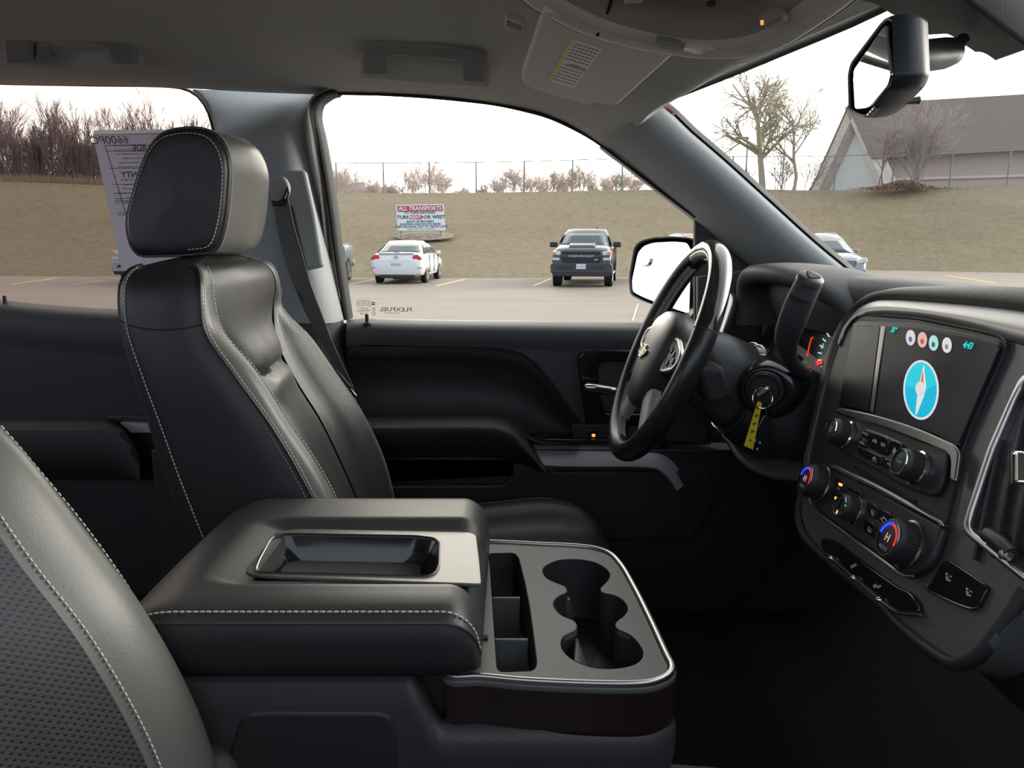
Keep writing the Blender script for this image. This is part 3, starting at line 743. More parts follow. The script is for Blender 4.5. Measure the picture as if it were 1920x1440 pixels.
# body below the rim
body = [V((p.x, p.y)) for p in inset(rim_s, .004)]
bx0 = min(p.x for p in body)
foot = []
for p in body:
    q = V(p)
    if q.x < bx0+.02: q.x = -.42
    foot.append(q)
rows = []
for h, d, dx in ((-.012, 0, 0), (-.020, 0, 0), (-.055, .004, -.002), (-.10, .006, -.006), (-.16, .010, -.018), (-.24, .012, -.034), (-.40, .014, -.05)):
    lp = inset(foot, d)
    rows.append([Mt @ V((p.x+dx*(p.x > 0), max(-.150, min(.155, p.y)), h)) for p in lp])
loft('console_body', rows, M_soft, con, cu=True, smooth=50)
# glossy band wrapping the front end below the rim
band = [p for p in rim_s]
i0 = min(range(120), key=lambda i: (rim_s[i]-plane_px([(834, 1266)], Mt)[0]).length)
ring = sorted([i for i in range(120) if rim_s[i].x > plane_px([(834, 1266)], Mt)[0].x-.002], key=lambda i: i)
near = [i for i in ring if rim_s[i].y < .0]
rows = []
rr = inset(rim_s, -.0005)
pts = [rr[i] for i in ring]
k0 = max(range(len(ring)-1), key=lambda j: abs(ring[j+1]-ring[j]))
if ring[k0+1]-ring[k0] > 5: pts = pts[k0+1:]+pts[:k0+1]
if pts[0].y < pts[-1].y: pts = pts[::-1]
M_band = mat('dark_gloss_band', (.020, .012, .012), .22, spec=.6)
for j, p in enumerate(pts):
    u = (len(pts)-1-j)/(len(pts)-1)
    dp_ = .046
    rows.append([Mt @ V((p.x, p.y, -.006)), Mt @ V((p.x+.0005, p.y, -.010)), Mt @ V((p.x, p.y, -.010-dp_*.5)), Mt @ V((p.x-.001, p.y+.0005*(p.y < 0), -.010-dp_)), Mt @ V((p.x-.006*(p.x > .1), p.y+.006, -.012-dp_))])
loft('gloss_band', rows, M_band, con, nu=14, smooth=60)
# soft outer skin of the console: a roll that dips under the gloss band at the front
path = [V((x, .651)) for x in (-.43, -.35, -.25, -.15, -.11)]+[V((p.x, p.y+.83)) for p in inset(rim_s, -.002) if False]
outer = inset(rim_s, .0005); near_pts = [V((x, .6515+.0015*max(0, x+.08)/.16)) for x in (-.07, -.03, .01, .05, .08)]
front = sorted([V((p.x+.002, p.y+.83-.003)) for p in outer if p.x > .115], key=lambda p: p.y)
sk = cr([V((p.x, p.y, 0)) for p in path+near_pts+front[::2]], 110); rows = []
for i, p in enumerate(sk):
    t = (sk[min(i+1, 109)]-sk[max(i-1, 0)]).normalized(); n = V((-t.y, t.x, 0))
    if n.dot(V((-.1, .83, 0))-p) < 0: n = -n
    u = max(0, min(1, (p.x+.098)/.030)); u = u*u*(3-2*u); ht = lerp(ez_-.4045, ZT-.049, u)
    if i > 100: pass
    rows.append([V((p.x, p.y, ht-.004))+n*.03, V((p.x, p.y, ht))+n*.012, V((p.x, p.y, ht-.003))+n*.003, V((p.x, p.y, ht-.012))-n*.0005, V((p.x, p.y, ht-.03))-n*.001, V((p.x, p.y, ez_-.52))+n*.003, V((p.x-.03*(p.x > .05), p.y, ez_-.62))+n*.012, V((p.x-.08*(p.x > .05), p.y, ez_-.80))+n*.02])
loft('side_skin', rows, M_soft, con, nu=30, smooth=60)
# pocket on the passenger side
Mp = frame(at(600, 1390, .6485), (1, 0, 0), (0, 0, 1))
plate_px('side_pocket', [[(400,1520),(445,1352),(462,1336),(500,1333),(715,1334),(738,1345),(745,1385),(742,1520)]], Mp, .012, M_black, con, bevel=.005, r=.02)
# ---- armrest on top
arm_r = con
XA, XB = -.385, -.030
def adrop(x):
    l = max(0, min(1, (XA+.075-x)/.075)); r = max(0, min(1, (x-(XB-.034))/.034))
    return .050*(1-sqrt(max(0, 1-l*l)))+.048*(1-sqrt(max(0, 1-r*r)))
def chan(x, y):
    cy = .800; hw = .082
    d1 = (abs(y-cy)-hw+.012)/.024; d2 = (-.285-x+.02)/.055
    if d2 > 0:
        d = sqrt(max(0, d1)**2+d2*d2) if d1 > 0 else max(d1, d2)
    else: d = d1
    t = max(0, min(1, 1-d)); return t*t*(3-2*t)
ys = sorted(set([.692+i*(.96-.692)/70 for i in range(71)]))
xs_ = [XA+(XB-XA)*i/100 for i in range(101)]
top = []; side = []
for x in xs_:
    dr = adrop(x); ins = dr*.35
    zt = EYE.z-.333-dr
    zb = EYE.z-.404
    r = [V((x, .652+ins, lerp(zt, zb, .16)-.002))]
    r += [V((x, .660+ins*.9, zt-.007)), V((x, .672+ins*.6, zt-.003))]
    for y in ys:
        c = chan(x, y)
        r.append(V((x, y, zt-c*(.045 if -.267 < x < -.071 and .738 < y < .861 else .0115)-.003*((y-.82)/.14)**2)))
    r += [V((x, .975, zt-.006)), V((x, .986-ins*.5, zt-.014)), V((x, .99-ins, lerp(zt, zb, .5))), V((x, .988-ins, zb))]
    top.append(r)
    s = [V((x, .652+ins, lerp(zt, zb, .16)-.002)), V((x, .6485+ins, lerp(zt, zb, .35))), V((x, .6485+ins, lerp(zt, zb, .6))), V((x, .652+ins, lerp(zt, zb, .85))), V((x, .66+ins, zb)), V((x, .99-ins, zb))]
    side.append(cr(s[:5], 12)+[s[5]])
armr = loft('armrest', top, M_leather2, con, smooth=60)
MB_ = MB(); MB_.grid(side)
for e_ in (0, -1):
    ln = top[e_]; zb = EYE.z-.404
    MB_.grid([ln, [V((p.x, p.y, zb)) for p in ln]])
M_side = mat('armrest_side_leather', (.022, .020, .023), .5, bump=.2, bscale=520, detail=5)
put('side_panel', MB_.me(), M_side, armr, smooth=50)
stitch('stitching', [r[1]+V((0, -.0012, .0012)) for r in top[4:]], M_thread, armr, pitch=.0062, ln=.0050, r=.0010)
tube('piping', [r[0]+V((0, -.0006, 0)) for r in top[3:]], .0016, M_leather2, armr, 8)
# satin panel with the shallow tray in the channel
Ma = frame(V((-.2, .82, EYE.z-.3425)), (1, 0, 0), (0, 1, 0))
PAN = [(456,1073),(470,1046),(497,1010),(515,997),(560,991),(882,998),(893,1003),(899,1050),(903,1095),(880,1094),(820,1092),(500,1080)]
TR = [(480,1068),(487,1050),(506,1015),(516,1006),(540,1002),(780,1006),(814,1010),(824,1019),(823,1062),(816,1076),(800,1082),(500,1075),(484,1074)]
tr2 = rnd(plane_px(TR, Ma), .006)
M_pan = mat('satin_grey_panel', (.16, .16, .155), .38, .55, bump=.1, bscale=800)
plate('tray_frame', [rnd(plane_px(PAN, Ma), .012), tr2], Ma, .004, M_pan, armr, bevel=.001)
Mt_keep = Mt; Mt = Ma
w = well('tray', tr2, .030, M_blackgloss, .16, armr)
Mt = Mt_keep
FL = [(552,1034),(786,1040),(790,1080),(520,1076)]
plate_px('tray_mat', [FL], frame(V((-.2, .82, EYE.z-.3715)), (1, 0, 0), (0, 1, 0)), .002, M_tray, armr, r=.006)
tube('tray_lip', [Ma @ V((*p, .0006)) for p in tr2], .0014, M_steel, armr, 6, True)
# hump of the floor tunnel in front of the console
rows = [[V((x, .80+.12*u, EYE.z-.62-abs(u)**2.2*.12-.16*max(0, x-.2))) for u in [i/8-1 for i in range(17)]] for x in (.0, .15, .25, .4, .6)]
M_hump = mat('grey_tunnel_cover', (.10, .10, .10), .8, bump=.4, bscale=500)
loft('tunnel_hump', rows, M_hump, floor, smooth=60)
# ================================================================ dashboard
ez = EYE.z
dash = thing('dashboard', 'black dashboard with padded top and hooded gauge cluster under the windshield', 'dashboard', (.7, .84, .72))
# padded top, running across the cab
rows = []
for y, xl, zl in ((1.60,.52,-.075), (1.54,.50,-.064), (1.46,.47,-.058), (1.27,.46,-.056), (1.16,.485,-.058), (1.08,.52,-.060), (1.0,.54,-.066), (.92,.50,-.075), (.6,.52,-.080), (.3,.52,-.080), (.06,.55,-.09)):
    rows.append([V((xl+.03, y, ez+zl-.09)), V((xl+.012, y, ez+zl-.03)), V((xl+.03, y, ez+zl-.004)), V((xl+.09, y, ez+zl)), V((xl+.17, y, ez+zl-.006)), V((.78, y, ez+zl-.03)), V((1.0, y, ez+zl-.06))])
loft('top_pad', rows, M_soft, dash, nu=30, nv=60, smooth=60)
# hood over the gauges: an arch swept along the dash
hood = [(1.488,-.165,.008),(1.492,-.12,.006),(1.480,-.078,.003),(1.445,-.054,0),(1.37,-.044,-.006),(1.29,-.043,.0),(1.22,-.051,.018),(1.165,-.071,.040),(1.135,-.100,.062),(1.12,-.15,.080)]
hp = cr([V((x, y, z)) for y, z, x in hood], 60); rows = []
for i, p in enumerate(hp):
    t = (hp[min(i+1, 59)]-hp[max(i-1, 0)]); t = V((0, t.y, t.z)).normalized(); n = V((0, t.z, -t.y))
    n = n if (V((0, 1.28, -.17))-V((0, p.y, p.z))).dot(n) > 0 else -n
    prof = [(.60, .050), (.50, .036), (.438, .030), (.427, .022), (.424, .012), (.430, .003), (.447, -.0005), (.50, -.002), (.56, .006), (.62, .03)]
    rows.append([V((x+p.x, p.y+n.y*d, ez+p.z+n.z*d)) for x, d in prof])
loft('gauge_hood', rows, M_soft, dash, nu=34, smooth=60)
# gauge cluster
Mk = frame(V((.515, 1.24, ez-.15)), (0, -1, 0), (.3, 0, 1))
clus = plate('gauge_panel', [rnd([V((-.22, -.10)), V((.22, -.10)), V((.21, .085)), V((-.21, .085))], .03)], Mk, .01, M_blackgloss, dash)
M_redlit = emitter('red_gauge_light', (1, .04, .02), .8); M_whitelit = emitter('pale_gauge_light', (.45, .75, .8), .8); M_tealdim = emitter('teal_gauge_light', (.1, .55, .6), .8)
def kplate(name, loops, m, lift=.001): return plate_px(name, loops, Mk, .0006, m, clus, bevel=0, lift=lift)
gc = (1583, 672)
def tick(a, r0, r1, w, m):
    ca, sa = cos(radians(a)), sin(radians(a)); ax, ay = .80, 1.0
    P = lambda r, o: (gc[0]+ax*(r*ca-o*sa), gc[1]-ay*(r*sa+o*ca))
    kplate('gauge_tick', [[P(r0, w), P(r1, w), P(r1, -w), P(r0, -w)]], m)
for a in (196, 183, 170, 157, 144, 131): tick(a, 54, 63, 1.1, M_tealdim if a > 190 else M_whitelit)
for a0, a1 in ((178, 152),):
    P = lambda r, a: (gc[0]+.80*r*cos(radians(a)), gc[1]-r*sin(radians(a)))
    kplate('gauge_redline', [[P(87, a0-i*(a0-a1)/10) for i in range(11)]+[P(85, a1+i*(a0-a1)/10) for i in range(11)]], M_redlit)
kplate('gauge_redline', [[(1510,664),(1515,664),(1515,669),(1510,669)]], M_redlit)
kplate('gauge_needle', [rnd([V((1529,677)), V((1541,675)), V((1541,683)), V((1530,685))], 3)], M_redlit, .003)
kplate('gauge_light', [[(1506,700),(1512,700),(1512,704),(1506,704)]], M_redlit)
p = atp(1544, 650, Mk.translation, Mk.col[2].to_3d()); R = Mk.to_3x3().to_4x4()
text('gauge_number', '2', .012, Matrix.Translation(p+Mk.col[2].to_3d()*.002) @ R, M_whitelit, clus)
p = atp(1527, 634, Mk.translation, Mk.col[2].to_3d())
text('gauge_number', 'L', .006, Matrix.Translation(p+Mk.col[2].to_3d()*.002) @ R, M_redlit, clus)
# lower dash around the column and the knees
rows = []
for y, o in ((1.585, .02), (1.50, .0), (1.2, 0), (1.05, .0), (1.03, .01)):
    rows.append([V((.525+o, y, ez-.15)), V((.495+o, y, ez-.21)), V((.47+o, y, ez-.28)), V((.44+o, y, ez-.345)), V((.435+o, y, ez-.37)), V((.45+o, y, ez-.40)), V((.52+o, y, ez-.46)), V((.66+o, y, ez-.60))])
loft('knee_panel', rows, M_black, dash, nu=26, nv=16, smooth=60)
loft('lower_lip', [[at(x, y, d) for x, y, d in r] for r in (
    ((1352,815,1.30), (1366,828,1.27), (1376,848,1.24), (1398,874,1.18), (1440,893,1.12), (1500,900,1.06)),
    ((1362,806,1.31), (1380,820,1.28), (1392,838,1.25), (1412,858,1.19), (1450,876,1.13), (1505,884,1.07)),
    ((1380,800,1.34), (1395,812,1.31), (1410,826,1.28), (1430,842,1.22), (1465,858,1.16), (1510,868,1.10)))], M_soft, dash, nu=20, nv=8, solid=.01, smooth=60)
# dash end towards the door
plate_px('end_panel', [[(1308,520),(1412,500),(1432,585),(1420,800),(1330,830),(1308,700)]], frame(V((.46, 1.545, ez-.15)), (1, -.12, 0), (0, .0, 1)), .03, M_black, dash, bevel=.006)
# outboard air vent
Mv = frame(at(1350, 590, 1.50), (.25, -1, 0), (.25, 0, 1))
vent_o = thing('air_vent', 'small outboard air vent with silver frame behind the steering wheel', 'air vent', at(1350, 640, 1.50))
vo = [(1318,545),(1360,541),(1372,552),(1374,566),(1352,632),(1344,640),(1305,640)]
vi = [(1320,552),(1356,549),(1364,556),(1365,566),(1346,628),(1340,633),(1308,634)]
plate_px('vent_frame', [rnd([V(p) for p in vo], 5), rnd([V(p) for p in vi], 4)], Mv, .012, M_satin, vent_o, bevel=.002)
plate_px('vent_back', [vo], Mv, .004, M_dark, vent_o, lift=-.02)
for x in (1322, 1331, 1340, 1349):
    plate_px('vent_slat', [[(x, 552), (x+2.2, 552), (x-8, 634), (x-10.2, 634)]], Mv, .012, M_black, vent_o, lift=-.003)
# passenger side of the dash front, down to the floor
rows = []
for y, o in ((1.02, .03), (.80, .03), (.5, .03), (.06, .06)):
    rows.append([V((.53+o, y, ez-.10)), V((.50+o, y, ez-.2)), V((.475+o, y, ez-.33)), V((.47+o, y, ez-.42)), V((.52+o, y, ez-.50)), V((.68+o, y, ez-.62))])
loft('lower_front', rows, M_black, dash, nu=24, nv=16, smooth=60)
# hood lip over the centre screen
Ms = frame(V((.475, .84, ez-.16)), (0, -1, 0), (.35, 0, 1))
Sn = Ms.col[2].to_3d()
def sp_(px, py, lift=0): return atp(px, py, Ms.translation+Sn*lift, Sn)
HO = [(1502,930),(1504,900),(1511,850),(1533,720),(1548,670),(1564,625),(1578,600),(1592,581),(1610,563),(1630,551),(1665,541.5),(1744,537),(1840,537.5),(1925,540),(2060,550)]
HI = [(1512,930),(1514,900),(1521,850),(1546,757),(1558,700),(1573,639),(1590,600),(1600,588),(1613,576),(1640,563),(1670,561),(1740,566),(1840,575),(1925,586),(2060,610)]
def lipl(i): return lerp(.004, -.008, max(0, min(1, (i-4)/5.0)))
ho = cr([sp_(x, y, lipl(i)) for i, (x, y) in enumerate(HO)], 60); hi = cr([sp_(x, y, lipl(i)-.002) for i, (x, y) in enumerate(HI)], 60)
rows = []
for a, b_ in zip(ho, hi):
    o = (a-b_); fw = V((1, 0, -.12)).normalized()
    rows.append([b_-Sn*.03, b_, b_.lerp(a, .3)+Sn*.004, b_.lerp(a, .7)+Sn*.004, a, a+fw*.03+o*.05, a+fw*.10-V((0, 0, .004)), a+fw*.20-V((0, 0, .025))])
M_hoodlip = mat('hood_leatherette', (.034, .033, .032), .48, bump=.25, bscale=500)
loft('center_hood', rows, M_hoodlip, dash, nu=26, smooth=60)
# ================================================================ centre stack
M_trim = mat('graphite_trim', (.115, .118, .118), .40, .35, bump=.05, bscale=900)
stack = thing('center_stack', 'graphite centre stack of the dashboard carrying screen, radio and climate controls', 'dashboard panel', sp_(1780, 1200)+V((0, 0, -.02)))
def on(name, loops, m, lift, thick=.003, bevel=.0006, par=stack, r=0): return plate_px(name, loops, Ms, thick, m, par, bevel=bevel, r=r, lift=lift)
FACE = [(1509,905),(1517,850),(1541,757),(1567,639),(1586,599),(1607,575),(1638,562),(1665,558),(1740,563),(1920,583),(2050,605),(2050,1010),(1960,1070),(1925,1105),(1897,1151),(1860,1205),(1838,1226),(1812,1240),(1789,1245),(1772,1237),(1731,1208),(1690,1173),(1655,1135),(1567,1062),(1532,1030),(1508,1001),(1499,966),(1501,930)]
FC = [(1511,905),(1519,850),(1544,757),(1570,645),(1590,606),(1612,592),(1645,585),(1720,588),(1823,606),(1925,634),(2050,668)]+FACE[11:]
on('face_panel', [FC], M_trim, 0, .05, .006)
# rolled satin band under the hood lip
tb_t = [(1569,640),(1578,616),(1592,597),(1612,577),(1640,565),(1670,563),(1740,567),(1840,576),(1925,587),(2060,611)]
tb_b = [(1574,650),(1588,618),(1600,601),(1620,592),(1648,590),(1722,595),(1823,616),(1893,638),(1935,650),(2060,688)]
a_ = cr([V((*p, 0)) for p in tb_t], 50); b_2 = cr([V((*p, 0)) for p in tb_b], 50)
rows = []
for p, q in zip(a_, b_2):
    r = []
    for t, l in ((-.10, -.018), (0, -.006), (.2, .002), (.45, .007), (.75, .0075), (1, .004), (1.06, -.004)):
        c = p.lerp(q, t); r.append(sp_(c.x, c.y, l))
    rows.append(r)
M_band2 = mat('brushed_satin_band', (.30, .295, .29), .40, .65, bump=.04, bscale=250, stretch=(1, .06, 1))
loft('satin_band', rows, M_band2, stack, nu=20, smooth=60)
ring_lo = [(1505,925),(1499,966),(1508,1001),(1532,1030),(1567,1062),(1655,1135),(1690,1173),(1731,1208),(1772,1237),(1789,1245),(1812,1240),(1838,1226),(1897,1151),(1925,1105)]
tube('face_edge', cr([sp_(x, y, -.006) for x, y in ring_lo], 50), .007, M_black, stack, 10)
BEZ = [(1604,593),(1614,589),(1718,597),(1823,618),(1872,630),(1887,644),(1883,662),(1849,739),(1813,823),(1799,868),(1772,985),(1748,1055),(1728,1078),(1702,1084),(1684,1077),(1626,1033),(1538,969),(1520,946),(1513,900),(1516,863),(1520,837),(1543,739),(1557,689),(1580,626)]
on('bezel', [BEZ], M_black, .004, .006, .002)
tube('bezel_trim', cr([sp_(x, y, .0045) for x, y in BEZ[-7:]+BEZ[:2]], 70), .0015, M_satin, stack, 6)
tube('bezel_lip', cr([sp_(x, y, .0045) for x, y in BEZ[1:13]], 90), .0016, M_black, stack, 6)
# lit shelf under the screen
SH = [(1556,772),(1575,764),(1638,775),(1718,799),(1785,829),(1800,845),(1797,875),(1780,862),(1773,852),(1700,818),(1640,795),(1580,780)]
# ---- infotainment screen
scr = thing('touch_screen', 'glossy dark touch screen showing a round blue compass, above the radio knobs', 'screen', sp_(1715, 830))
M_sgl = mat('screen_surround_black', (.008, .008, .010), .3, spec=.2)
on('screen_surround', [[(1600,606),(1612,600),(1718,606),(1823,627),(1872,640),(1880,652),(1800,836),(1790,836),(1718,797),(1637,774),(1572,762)]], M_sgl, .0065, .003, .001, scr)
on('side_door', [[(1607,610),(1650,611),(1629,771),(1577,760)]], M_sgl, .0085, .003, .001, scr)
on('screen_pillar', [[(1651,610),(1660,612),(1636,773),(1630,772)]], M_steel, .009, .003, .001, scr)
M_scr = bpy.data.materials.new('screen_display'); M_scr.use_nodes = True
nt = M_scr.node_tree; pb = nt.nodes['Principled BSDF']; pb.inputs['Base Color'].default_value = (.004, .004, .006, 1); pb.inputs['Roughness'].default_value = .3; pb.inputs['Specular IOR Level'].default_value = .07
tc = nt.nodes.new('ShaderNodeTexCoord'); sx = nt.nodes.new('ShaderNodeSeparateXYZ'); rp = nt.nodes.new('ShaderNodeValToRGB')
nt.links.new(tc.outputs['Generated'], sx.inputs[0]); nt.links.new(sx.outputs[2], rp.inputs[0]); nt.links.new(rp.outputs[0], pb.inputs['Emission Color'])
rp.color_ramp.elements[0].color = (.006, .009, .040, 1); rp.color_ramp.elements[1].color = (.008, .008, .010, 1); pb.inputs['Emission Strength'].default_value = 1.0
SC = [(1662,612),(1720,615),(1823,634),(1868,645),(1873,652),(1796,830),(1718,800),(1640,776)]
disp = on('display', [SC], M_scr, .0095, .002, .0003, scr)
def el(cx, cy, rx, ry, n=36, rot=0):
    return [(cx+rx*cos(2*pi*k/n)*cos(rot)-ry*sin(2*pi*k/n)*sin(rot), cy+rx*cos(2*pi*k/n)*sin(rot)+ry*sin(2*pi*k/n)*cos(rot)) for k in range(n)]
E = lambda n, c, s=1: emitter(n, c, s)
on('compass_ring', [el(1726.5, 731, 33, 56), el(1726.5, 731, 30, 52)], E('screen_white', (.62, .62, .66), .9), .0105, .0006, 0, disp)
on('compass_dial', [el(1726.5, 731, 30, 52)], E('screen_blue', (.0, .36, .54), 1), .0103, .0006, 0, disp)
on('compass_dial_top', [[(1726.5+30*cos(a), 731-52*sin(a)) for a in [radians(10+i*16) for i in range(11)]]+[(1712,728),(1727,736)]], E('screen_cyan', (.01, .46, .56), 1), .0106, .0005, 0, disp)
on('compass_needle', [[(1732,684),(1736,728),(1722,728)]], E('screen_pale', (.75, .70, .66), .9), .0109, .0005, 0, disp)
on('compass_needle', [[(1731,694),(1731.5,724),(1724.5,724)]], E('screen_red', (.55, .10, .05), 1), .0112, .0005, 0, disp)
on('compass_needle', [[(1720,740),(1733,740),(1718,777),(1716,777)]], E('screen_pale', (.62, .66, .62), .9), .0109, .0005, 0, disp)
on('compass_hub', [el(1725.5, 729, 9, 14)], E('screen_pale', (.62, .60, .60), .9), .0114, .0006, 0, disp)
for (x, y), c1, c2 in (((1707,633), (.55,.55,.60), (.08,.10,.20)), ((1729,637), (.62,.38,.34), (.5,.05,.02)), ((1750,643), (.35,.62,.58), (.02,.10,.12)), ((1775,647), (.62,.60,.58), (.20,.20,.24))):
    on('screen_icon', [el(x, y, 8.6, 14.5)], E('icon_face', c1, .9), .0105, .0006, 0, disp)
    on('screen_icon', [el(x-.5, y+3, 2.8, 5)], E('icon_mark', c2, .9), .0110, .0006, 0, disp)
Rs = Ms.to_3x3().to_4x4()
M_teal = E('screen_teal', (.0, .55, .50), 1)
for s, x, y, h in (('35°', 1676, 619, .0095), ('4:43', 1815, 648, .0098)):
    text('screen_text', s, h, Matrix.Translation(sp_(x, y, .0108)) @ Rs, M_teal, disp, bold=.0002)
# ---- radio controls
rad = thing('radio_control_panel', 'black radio panel with two round knobs and a row of buttons below the screen', 'control panel', sp_(1650, 895))
RP = [(1553,825),(1558,778),(1566,772),(1600,776),(1640,784),(1718,812),(1772,842),(1778,850),(1766,905),(1752,930),(1700,915),(1620,868),(1570,842)]
on('panel', [RP], M_black, .010, .006, .002, rad, r=6)
on('shelf', [[(1560,770),(1575,764),(1638,776),(1718,801),(1790,834),(1798,848),(1790,905),(1779,900),(1783,852),(1700,818),(1640,795),(1580,779)]], M_steel, .013, .006, .002, rad, r=4)
def knob(name, px, py, r, ln, par, n_rib=36, ringm=M_chrome, face=None, base=True):
    M0 = Matrix.Translation(sp_(px, py, .0115)) @ Rs
    b = MB(); b.lathe([(.001, 0), (r, 0), (r, ln*.75), (r*.94, ln*.95), (r*.86, ln), (.001, ln)], M0, 40)
    k_ = put(name, b.me(), M_black, par, smooth=40)
    b = MB()
    for i in range(n_rib):
        a = 2*pi*i/n_rib; p0 = M0 @ V((r*cos(a), r*sin(a), ln*.08)); p1 = M0 @ V((r*cos(a), r*sin(a), ln*.72)); b.tube([p0, p1], r*.035, 5)
    put('knob_ribs', b.me(), M_rubber, k_, smooth=60)
    if base: lathe('base_ring', [(r*1.02, -.001), (r*1.16, -.001), (r*1.16, .0025), (r*1.05, .004)], M0, ringm, k_, 40)
    lathe('face_ring', [(r*.74, ln-.0002), (r*.87, ln-.0002), (r*.85, ln+.0012), (r*.77, ln+.0012)], M0, ringm, k_, 40)
    return k_, M0 @ Matrix.Translation((0, 0, ln+.0004))
k1, f1 = knob('volume_knob', 1587, 815, .0165, .022, rad); k2, f2 = knob('tuning_knob', 1721, 878, .0165, .022, rad)
put('knob_mark', curve_mesh([[(.004*cos(a), .004*sin(a)) for a in [2*pi*i/20 for i in range(20)]], [(.0028*cos(a), .0028*sin(a)) for a in [2*pi*i/20 for i in range(20)]]], .0003), M_symbol, k1).data.transform(f1)
text('knob_mark', 'TUNE', .0042, f2, M_symbol, k2)
BT = [(1616,801),(1655,814),(1690,830),(1695,841),(1684,890),(1668,886),(1604,848)]
on('button_frame', [BT], M_steel, .0118, .004, .001, rad, r=4)
def button(name, q, par, lift=.0150, m=M_blackgloss): return on(name, [q], m, lift, .005, .0008, par, r=1.2)
bts = [[(1617,803.5),(1629.5,808),(1626,823),(1613.5,818)], [(1613,820),(1625.5,825),(1622,840),(1608,834.5)], [(1631,808.5),(1668,822),(1661,856),(1625,838)], [(1670,823),(1692,832.5),(1686,857),(1664,849)], [(1607,837),(1622,842),(1655,857),(1650,874),(1607,850)], [(1657,859),(1685,866),(1682,886),(1653,876)]]
bo = [button('radio_button', q, rad) for q in bts]
def sym(s, px, py, h, par, lift=.0156, m=M_symbol, **k): return text('symbol', s, h, Matrix.Translation(sp_(px, py, lift)) @ Rs, m, par, **k)
def tri(px, py, w, h, par, d=1, lift=.0154): return on('symbol', [[(px-w*d, py-h), (px+w*d, py+h*.1), (px-w*d, py+h)]], M_symbol, lift, .0004, 0, par)
sym('RADIO', 1622, 813, .0042, bo[0]); sym('MEDIA', 1616, 831, .0042, bo[1])
for x, y in ((1637, 826), (1641, 827.5)): tri(x, y, 2, 4, bo[2], -1)
for x, y in ((1654, 833), (1658, 834.5)): tri(x, y, 2, 4, bo[2], 1)
on('symbol', [[(1672,847),(1677,838),(1682,850),(1680,850),(1679.5,855),(1673.5,852.5),(1674,848)]], M_symbol, .0154, .0004, 0, bo[3])
on('symbol', [[(1635,860),(1639,855),(1643,863)]], M_symbol, .0154, .0004, 0, bo[4])
on('symbol', [[(1634.5,862),(1643,866),(1643,867.5),(1634.5,863.5)]], M_symbol, .0154, .0004, 0, bo[4])
sym('BACK', 1668, 871, .0042, bo[5])
# disc slot under the radio
on('disc_slot', [[(1600,873),(1640,896),(1700,930),(1716,937),(1714,941),(1697,934),(1637,900),(1598,877)]], M_dark, .0062, .002, .0003, stack)
# ---- climate controls
cli = thing('climate_control_panel', 'black climate panel with red and blue temperature knobs, lowest on the centre stack', 'control panel', sp_(1620, 1075))
on('panel', [[(1528,880),(1534,868),(1560,872),(1640,915),(1700,950),(1766,985),(1764,1000),(1745,1052),(1725,1072),(1702,1079),(1684,1070),(1626,1026),(1538,963),(1523,942),(1522,910)]], M_black, .012, .010, .004, cli, r=5)
on('top_lip', [[(1545,872),(1560,868),(1640,905),(1700,938),(1764,976),(1767,988),(1700,953),(1640,920),(1560,882)]], M_steel, .015, .008, .003, cli, r=4)
tube('lower_trim', cr([sp_(x, y, .014) for x, y in ((1522,942),(1527,953),(1540,966),(1580,996),(1626,1030),(1660,1055),(1684,1073),(1697,1080),(1712,1080))], 40), .0016, M_satin, cli, 8)
M_blue = E('blue_ring_light', (.02, .05, 1.0), 1.5); M_red = E('red_ring_light', (1.0, .02, .02), 1.3); M_amber = E('amber_light', (1, .38, .04), 1.6)
def arc2(r0, r1, a0, a1, n=16): return [(r1*cos(radians(lerp(a0, a1, i/n))), r1*sin(radians(lerp(a0, a1, i/n)))) for i in range(n+1)]+[(r0*cos(radians(lerp(a1, a0, i/n))), r0*sin(radians(lerp(a1, a0, i/n)))) for i in range(n+1)]
for px, py, r in ((1541, 908, .0215), (1704, 1022, .0225)):
    k_, f_ = knob('temperature_knob', px, py, r, .024, cli, 40, M_steel)
    for nm, a0, a1, m in (('cold_arc', 178, 92, M_blue), ('warm_arc', 88, -12, M_red)):
        me = curve_mesh([arc2(r*.60, r*.76, a0, a1)], .0006); me.transform(f_); put(nm, me, m, k_, smooth=0)
    text('knob_mark', 'H', r*.55, f_, E('pink_symbol', (.8, .45, .4), .6), k_)
    text('knob_mark', 'AUTO', r*.26, f_ @ Matrix.Translation((0, -r*.5, 0)), M_symbol, k_)
k_, f_ = knob('fan_knob', 1604, 957, .0150, .020, cli, 32)
me = curve_mesh([[(-.0012, -.011), (.0016, -.011), (.0016, -.007), (-.0012, -.007)]], .0006); me.transform(f_); put('knob_light', me, M_amber, k_, smooth=0)
me = curve_mesh([[(-.002, -.004), (.002, -.004), (.003, .008), (-.003, .008)]], .0006); me.transform(f_); put('knob_bar', me, M_blackgloss, k_, smooth=0)
cb = [[(1566,893),(1586,905),(1583,925),(1563,912)], [(1562,916),(1581,928),(1577,950),(1558,935)], [(1626,938),(1646,949),(1643,975),(1623,962)], [(1649,951),(1672,965),(1668,990),(1646,977)], [(1621,971),(1642,984),(1638,1010),(1617,994)], [(1644,987),(1664,1000),(1660,1026),(1640,1012)], [(1590,912),(1616,924),(1615,930),(1589,919)]]
co = [button('climate_button', q, cli, .0145) for q in cb]
for i, (x, y) in ((0, (1575.5, 908)), (1, (1567.5, 940)), (5, (1651.5, 999))):
    if i == 1: x, y = 1568, 934
    on('button_light', [rnd([V((x-3, y-3.5)), V((x+3.5, y-1)), V((x+2.5, y+4)), V((x-3.5, y+2))], 1)], M_amber, .0152, .0008, 0, co[i])
